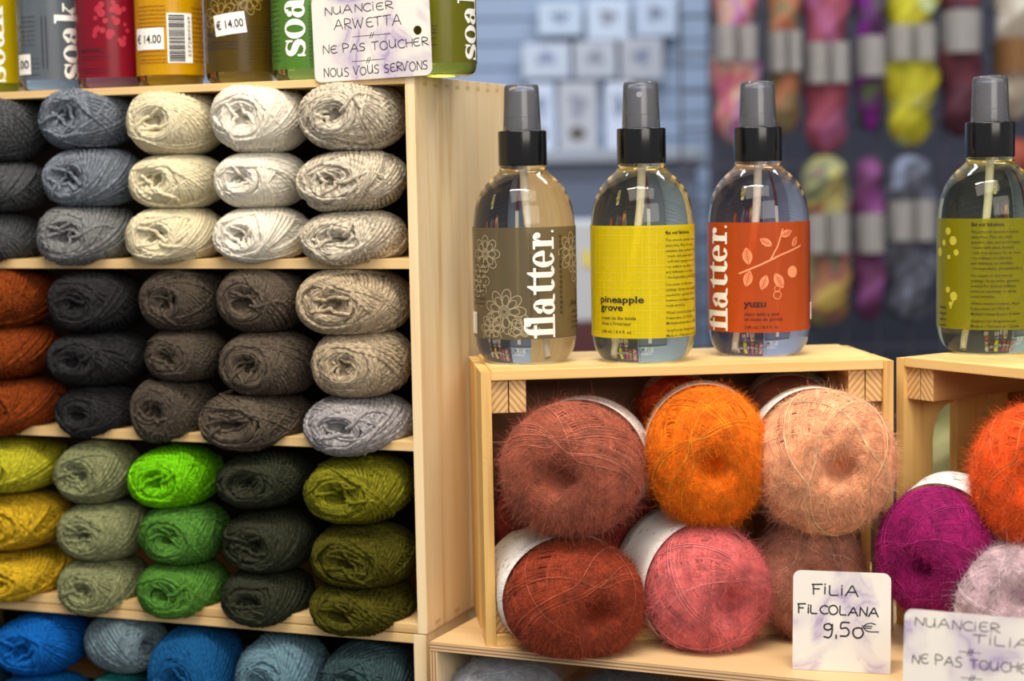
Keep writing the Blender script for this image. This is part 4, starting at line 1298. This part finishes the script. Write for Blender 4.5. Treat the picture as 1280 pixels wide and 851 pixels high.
# price card and the second sign standing on the table
def stand_card(tl, bl, br, lean, seed, name, label, hole=None):
    A_ = on_z(bl[0], bl[1], ZT + .0002); B_ = on_z(br[0], br[1], ZT + .0002)
    d_ = B_ - A_; rz = math.atan2(d_[1], d_[0]); W_ = np.linalg.norm(d_)
    Rm = np.array(Matrix.Rotation(rz, 3, 'Z') @ Matrix.Rotation(-lean, 3, 'X'))
    nrm = Rm @ np.array([0, 1., 0])
    def uv(px, py):
        q = Rm.T @ (on_plane(px, py, A_, nrm) - A_); return (q[0], q[2])
    H_ = uv(*tl)[1]
    r = card(name, W_, H_, A_, (-lean, 0, rz), seed, label, foot=True)
    # folded easel leg behind
    bm = bmesh.new()
    va = [bm.verts.new(v) for v in ((W_ * .12, .0009, .0004), (W_ * .88, .0009, .0004), (W_ * .80, .0150, .0010 + .015 * math.tan(lean)), (W_ * .20, .0150, .0010 + .015 * math.tan(lean)))]
    bm.faces.new(va)
    e_ = bmesh.ops.extrude_face_region(bm, geom=list(bm.faces))
    bmesh.ops.translate(bm, verts=[v for v in e_['geom'] if isinstance(v, bmesh.types.BMVert)], vec=(0, 0, .0006))
    from_bm('easel_foot', bm, plain('card_white', (232, 228, 224), .4), r)
    bm = bmesh.new()
    for fx in (.29, .68):
        for pl_ in ring(W_ * fx, H_ * .14, .0009, .0009, .0006, .0006, n=14):
            bm.faces.new([bm.verts.new((x, -.00015, y)) for x, y in pl_])
    from_bm('embossed_dots', bm, plain('card_dot', (214, 208, 200), .4), r)
    return r, uv
k2, u2 = stand_card((990, 712), (990.5, 836), (1113, 842.5), R(7), 8, 'price_card', 'small marbled price card reading 9,50€ in front of the dusty brown ball')
pl = []
write(pl, 'FILIA', u2(1014, 742.2), u2(1073, 745.2), .0054, .0008, hw)
write(pl, 'FILCOLANA', u2(997, 765), u2(1098, 771.2), .0046, .0008, hw)
write(pl, '9,50', u2(1028, 795), u2(1078, 797), .0074, .0009, hw)
write(pl, '€', u2(1077, 789), u2(1092, 790), .0046, .0006, hw)
card_ink(k2, pl, pen)
k3, u3 = stand_card((1128, 760), (1127, 892), (1316, 913), R(7), 14, 'hand_written_sign', 'marbled handwritten sign cut off at the lower right corner')
pl = []
write(pl, 'NUANCIER', u3(1143, 782), u3(1250, 791), .0043, .00046, hw)
write(pl, 'TILIA', u3(1216.7, 803.5), u3(1287, 811), .0044, .00046, hw)
tick_rule(pl, u3(1199, 814), u3(1226, 816.4), .00045)
write(pl, 'NE PAS TOUCHER', u3(1140, 827.7), u3(1296, 843), .0046, .00048, hw)
tick_rule(pl, u3(1201.5, 846.5), u3(1228, 849), .00045)
card_ink(k3, pl, pen)
# ------------------------------------------------------------------ the shop behind
def bg_box(name, px0, py0, px1, py1, y0, y1, mat, z0=None, parent=None, bev=.002):
    a = at(px0, py0, y0); b = at(px1, py1, y0)
    return box(name, (a[0], y0, b[2] if z0 is None else z0), (b[0], y1, a[2]), mat, parent, bev)
co_ = empty('display_counter', (0.05, 2.62, 0), 0, 'slate blue counter far behind the bottles', 'counter')
a = at(470, 191, 2.62); b = at(872, 191, 2.62); zt_ = a[2]
slate = plain('slate_paint', (86, 98, 124), 0.6); slate_l = plain('slate_edge', (140, 150, 166), 0.5)
for nm, lo_, hi_, m_ in (('counter_body', (a[0], 2.625, 0), (b[0], 2.975, zt_ - .02), slate), ('counter_top', (a[0] - .01, 2.61, zt_ - .02), (b[0] + .01, 2.98, zt_), slate_l)):
    box(nm, tuple(np.array(lo_) - (0.05, 2.62, 0)), tuple(np.array(hi_) - (0.05, 2.62, 0)), m_, co_, .003)

packs = [
 ((672, 4, 728, 44), (198, 216, 240), 'pale blue pattern packet, top left of the blurred wall display'),
 ((733, 0, 787, 50), (206, 222, 246), 'pale blue pattern packet, top middle of the blurred wall display'),
 ((793, -4, 846, 45), (196, 212, 240), 'pale blue pattern packet, top right of the blurred wall display'),
 ((652, 54, 713, 98), (200, 212, 234), 'whitish pattern packet, left in the second row of the wall display'),
 ((717, 52, 771, 98), (190, 198, 214), 'greyish pattern packet, middle of the second row of the wall display'),
 ((775, 48, 829, 100), (186, 190, 204), 'greyish pattern packet, right in the second row of the wall display'),
 ((660, 104, 694, 186), (208, 222, 246), 'tall white pattern packet behind the cap of the brown bottle'),
 ((697, 103, 748, 187), (188, 192, 204), 'tall grey pattern packet between the brown and yellow bottles'),
 ((756, 103, 790, 189), (214, 226, 248), 'tall white pattern packet behind the cap of the yellow bottle'),
]
rgp = np.random.default_rng(12)
for i, (bb, col, lab) in enumerate(packs):
    yb_ = 2.90 if i > 5 else 2.955
    a = at(bb[0], bb[1], yb_); b = at(bb[2], bb[3], yb_)
    r = empty('pattern_packet', ((a[0] + b[0]) / 2, yb_, b[2] if i < 6 else zt_), 0, lab, 'pattern packet', 'pattern packets on the wall display')
    w2, h2 = (b[0] - a[0]) / 2, a[2] - (b[2] if i < 6 else zt_)
    box('packet', (-w2, 0, 0), (w2, .022 if i < 6 else .012, h2), plain('packet_%d' % i, [v * .87 for v in col], .5), r, .003)
    bm = bmesh.new()
    n_ = 26
    vs = []
    for k in range(n_):                            # dark knitted motif printed on the packet
        t_ = 2 * math.pi * k / n_
        rr = 1 + .25 * math.sin(3 * t_ + i) + .12 * math.sin(5 * t_ + 2 * i)
        vs.append(bm.verts.new((w2 * .38 * rr * math.cos(t_), -.0012, h2 * (.58 if i < 6 else .66) + h2 * .17 * rr * math.sin(t_))))
    bm.faces.new(vs)
    from_bm('picture', bm, plain('packet_motif_%d' % (i % 3), [(120, 134, 164), (126, 130, 146), (112, 122, 148)][i % 3], .6), r)
    if i in (6, 7):
        bm = bmesh.new(); bm.faces.new([bm.verts.new((w2 * (-.05) + w2 * .42 * math.cos(q), -.0012, h2 * .26 + h2 * .10 * math.sin(q))) for q in np.linspace(0, 5.9, 16)])
        from_bm('picture', bm, plain('packet_motif_dark', (74, 66, 60), .6), r)

st = bg_box('display_stand', 712, 402, 748, 402, 2.25, 2.42, plain('stand_maroon', (74, 26, 34), .6), z0=0.0); tag(st, 'dark maroon stand behind the gap between brown and yellow bottles', 'stand')
a = at(712, 278, 2.25); b = at(752, 402, 2.25)
bx = empty('carton', ((a[0] + b[0]) / 2, 2.25, b[2]), 0, 'pale grey carton on the maroon stand between two bottles', 'carton')
w2 = (b[0] - a[0]) / 2; h2 = a[2] - b[2]
box('carton_body', (-w2, 0, .0005), (w2, .16, h2), plain('carton_grey', (178, 182, 190), .6), bx, .003)
box('sticker', (-w2 * .2, -.001, h2 * .55), (w2 * .5, .0, h2 * .72), plain('carton_yellow', (206, 190, 90), .6), bx)

# wire grid carrying the hanks
gx0, gx1, gz1 = at(850, 0, 2.452)[0], 1.25, 1.75
gp = empty('wire_grid', ((gx0 + gx1) / 2, 2.452, 0), 0, 'dark wire grid panel behind the hanging hanks', 'grid panel')
bm = bmesh.new(); hwid = (gx1 - gx0) / 2
for k in range(24): add_box(bm, (-hwid + k * hwid / 11.5 - .002, 0, 0.0), (-hwid + k * hwid / 11.5 + .002, .004, gz1))
for k in range(36): add_box(bm, (-hwid, .004, .03 + k * .05), (hwid, .008, .034 + k * .05))
from_bm('wires', bm, plain('grid_metal', (52, 56, 74), .5), gp)

def hank(x0, x1, y0, y1, by0, by1, cols, nm, label, band_rgb=(188, 184, 182), double=True, yd=2.42, group='hanks of hand-dyed yarn on the wire grid'):
    a = at(x0, y0, yd); b = at(x1, y1, yd)
    W_, H_ = b[0] - a[0], a[2] - b[2]
    rng = np.random.default_rng(abs(hash(nm)) % 1000 if False else sum(map(ord, nm)))
    r = empty('yarn_hank', ((a[0] + b[0]) / 2, yd, b[2]), 0, label, 'yarn hank', group)
    nz, nphi = 60, 40
    u = np.linspace(0, 1, nz)[:, None]; ph = (np.arange(nphi) / nphi * 2 * np.pi)[None, :]
    ub = 1 - (by0 + by1 - 2 * y0) / 2 / (y1 - y0)
    prof = np.clip(np.minimum(u, 1 - u) * 9, 0, 1) ** .5 * (1 - .22 * np.exp(-((u - ub) / .10) ** 2)) * (1 + .05 * np.sin(u * 17 + rng.uniform(0, 6)))
    tw = u * 9.0
    rad = prof * (1 + .16 * np.cos(2 * (ph - tw)) + .05 * np.cos(7 * (ph - tw * 1.2)))
    X = rad * np.cos(ph) * W_ / 2 * .92; Y = rad * np.sin(ph) * .030 / 1.2; Z = u * H_ + 0 * ph
    V = np.stack([X, Y, Z], -1).reshape(-1, 3)
    idx = np.arange(nz * nphi).reshape(nz, nphi)
    F = np.stack([idx[:-1], np.roll(idx[:-1], -1, 1), np.roll(idx[1:], -1, 1), idx[1:]], -1).reshape(-1, 4)
    link_mesh('yarn', mesh_np('yarn', V, F), noise_cols('hank_' + nm, [[v * .86 for v in c_] for c_ in cols], 26), r)
    zb0, zb1 = H_ * (1 - (by1 - y0) / (y1 - y0)), H_ * (1 - (by0 - y0) / (y1 - y0))
    for s_ in ((-1, 1) if double else (0,)):
        bm = bmesh.new()
        rx, ry = (W_ * .235, .036) if double else (W_ * .44, .036)
        n_ = 28; ringz = []
        for z in (zb0, zb1):
            ringz.append([bm.verts.new((s_ * W_ * .21 + rx * math.copysign(abs(math.cos(t_)) ** .6, math.cos(t_)), ry * 1.15 * math.sin(t_), z)) for t_ in np.arange(n_) / n_ * 2 * math.pi])
        for i in range(n_):
            bm.faces.new((ringz[0][i], ringz[0][(i + 1) % n_], ringz[1][(i + 1) % n_], ringz[1][i]))
        bmesh.ops.solidify(bm, geom=list(bm.faces), thickness=.0008)
        from_bm('paper_band', bm, plain('band_%d_%d_%d' % band_rgb, band_rgb, .6), r)
    return r
TOP, BOT = 'in the top row', 'in the second row'
hank(886, 950, -118, 180, 33, 76, [(214, 120, 160), (196, 86, 118), (216, 176, 150), (182, 120, 190), (206, 110, 140)], 'pink', 'mottled pink hank, leftmost on the wire grid')
hank(956, 1003, -112, 168, 40, 90, [(150, 88, 66), (190, 116, 80), (122, 122, 84), (176, 140, 110)], 'brown', 'orange-brown hank between the pink and rose hanks')
hank(1001, 1063, -104, 192, 54, 104, [(164, 76, 100), (150, 64, 84), (178, 100, 150)], 'rose', 'dusky rose hank above the multicoloured hank')
hank(1067, 1107, -110, 166, 46, 96, [(80, 26, 100), (170, 20, 190), (96, 24, 110), (70, 90, 50)], 'purple', 'vivid purple hank left of the yellow hank', double=False)
hank(1103, 1170, -104, 184, 32, 76, [(196, 192, 40), (212, 206, 40), (176, 166, 24), (206, 220, 160)], 'yellow', 'acid yellow hank hanging in the top row')
hank(1174, 1226, -112, 172, 14, 66, [(92, 34, 56), (72, 24, 46), (124, 52, 66)], 'burgundy', 'burgundy hank right of the yellow hank', double=False)
hank(1242, 1292, -108, 152, 48, 92, [(206, 196, 178), (180, 166, 150), (222, 216, 200)], 'ivory', 'ivory hank with brown paper band at the right edge', band_rgb=(160, 116, 70), double=False)
hank(997, 1064, 193, 408, 266, 314, [(178, 150, 70), (170, 96, 96), (100, 120, 96), (196, 186, 110), (150, 80, 60)], 'speckled', 'multicoloured hank beside the red bottle')
hank(1066, 1106, 195, 402, 266, 314, [(116, 52, 116), (96, 44, 84), (140, 70, 140)], 'plum', 'plum hank in the second row under the purple hank', double=False)
hank(1104, 1170, 193, 402, 250, 299, [(70, 70, 84), (104, 110, 130), (56, 56, 68), (140, 150, 178)], 'slate', 'slate grey hank left of the olive bottle')
hank(1236, 1300, 172, 396, 250, 299, [(128, 52, 40), (160, 70, 44), (96, 40, 40)], 'russet', 'russet hank partly hidden behind the olive bottle', double=False)
hank(1130, 1200, 470, 680, 640, 675, [(186, 178, 120), (170, 166, 104), (200, 192, 140)], 'straw', 'straw yellow hank seen through the hand hole of the right crate', double=False)
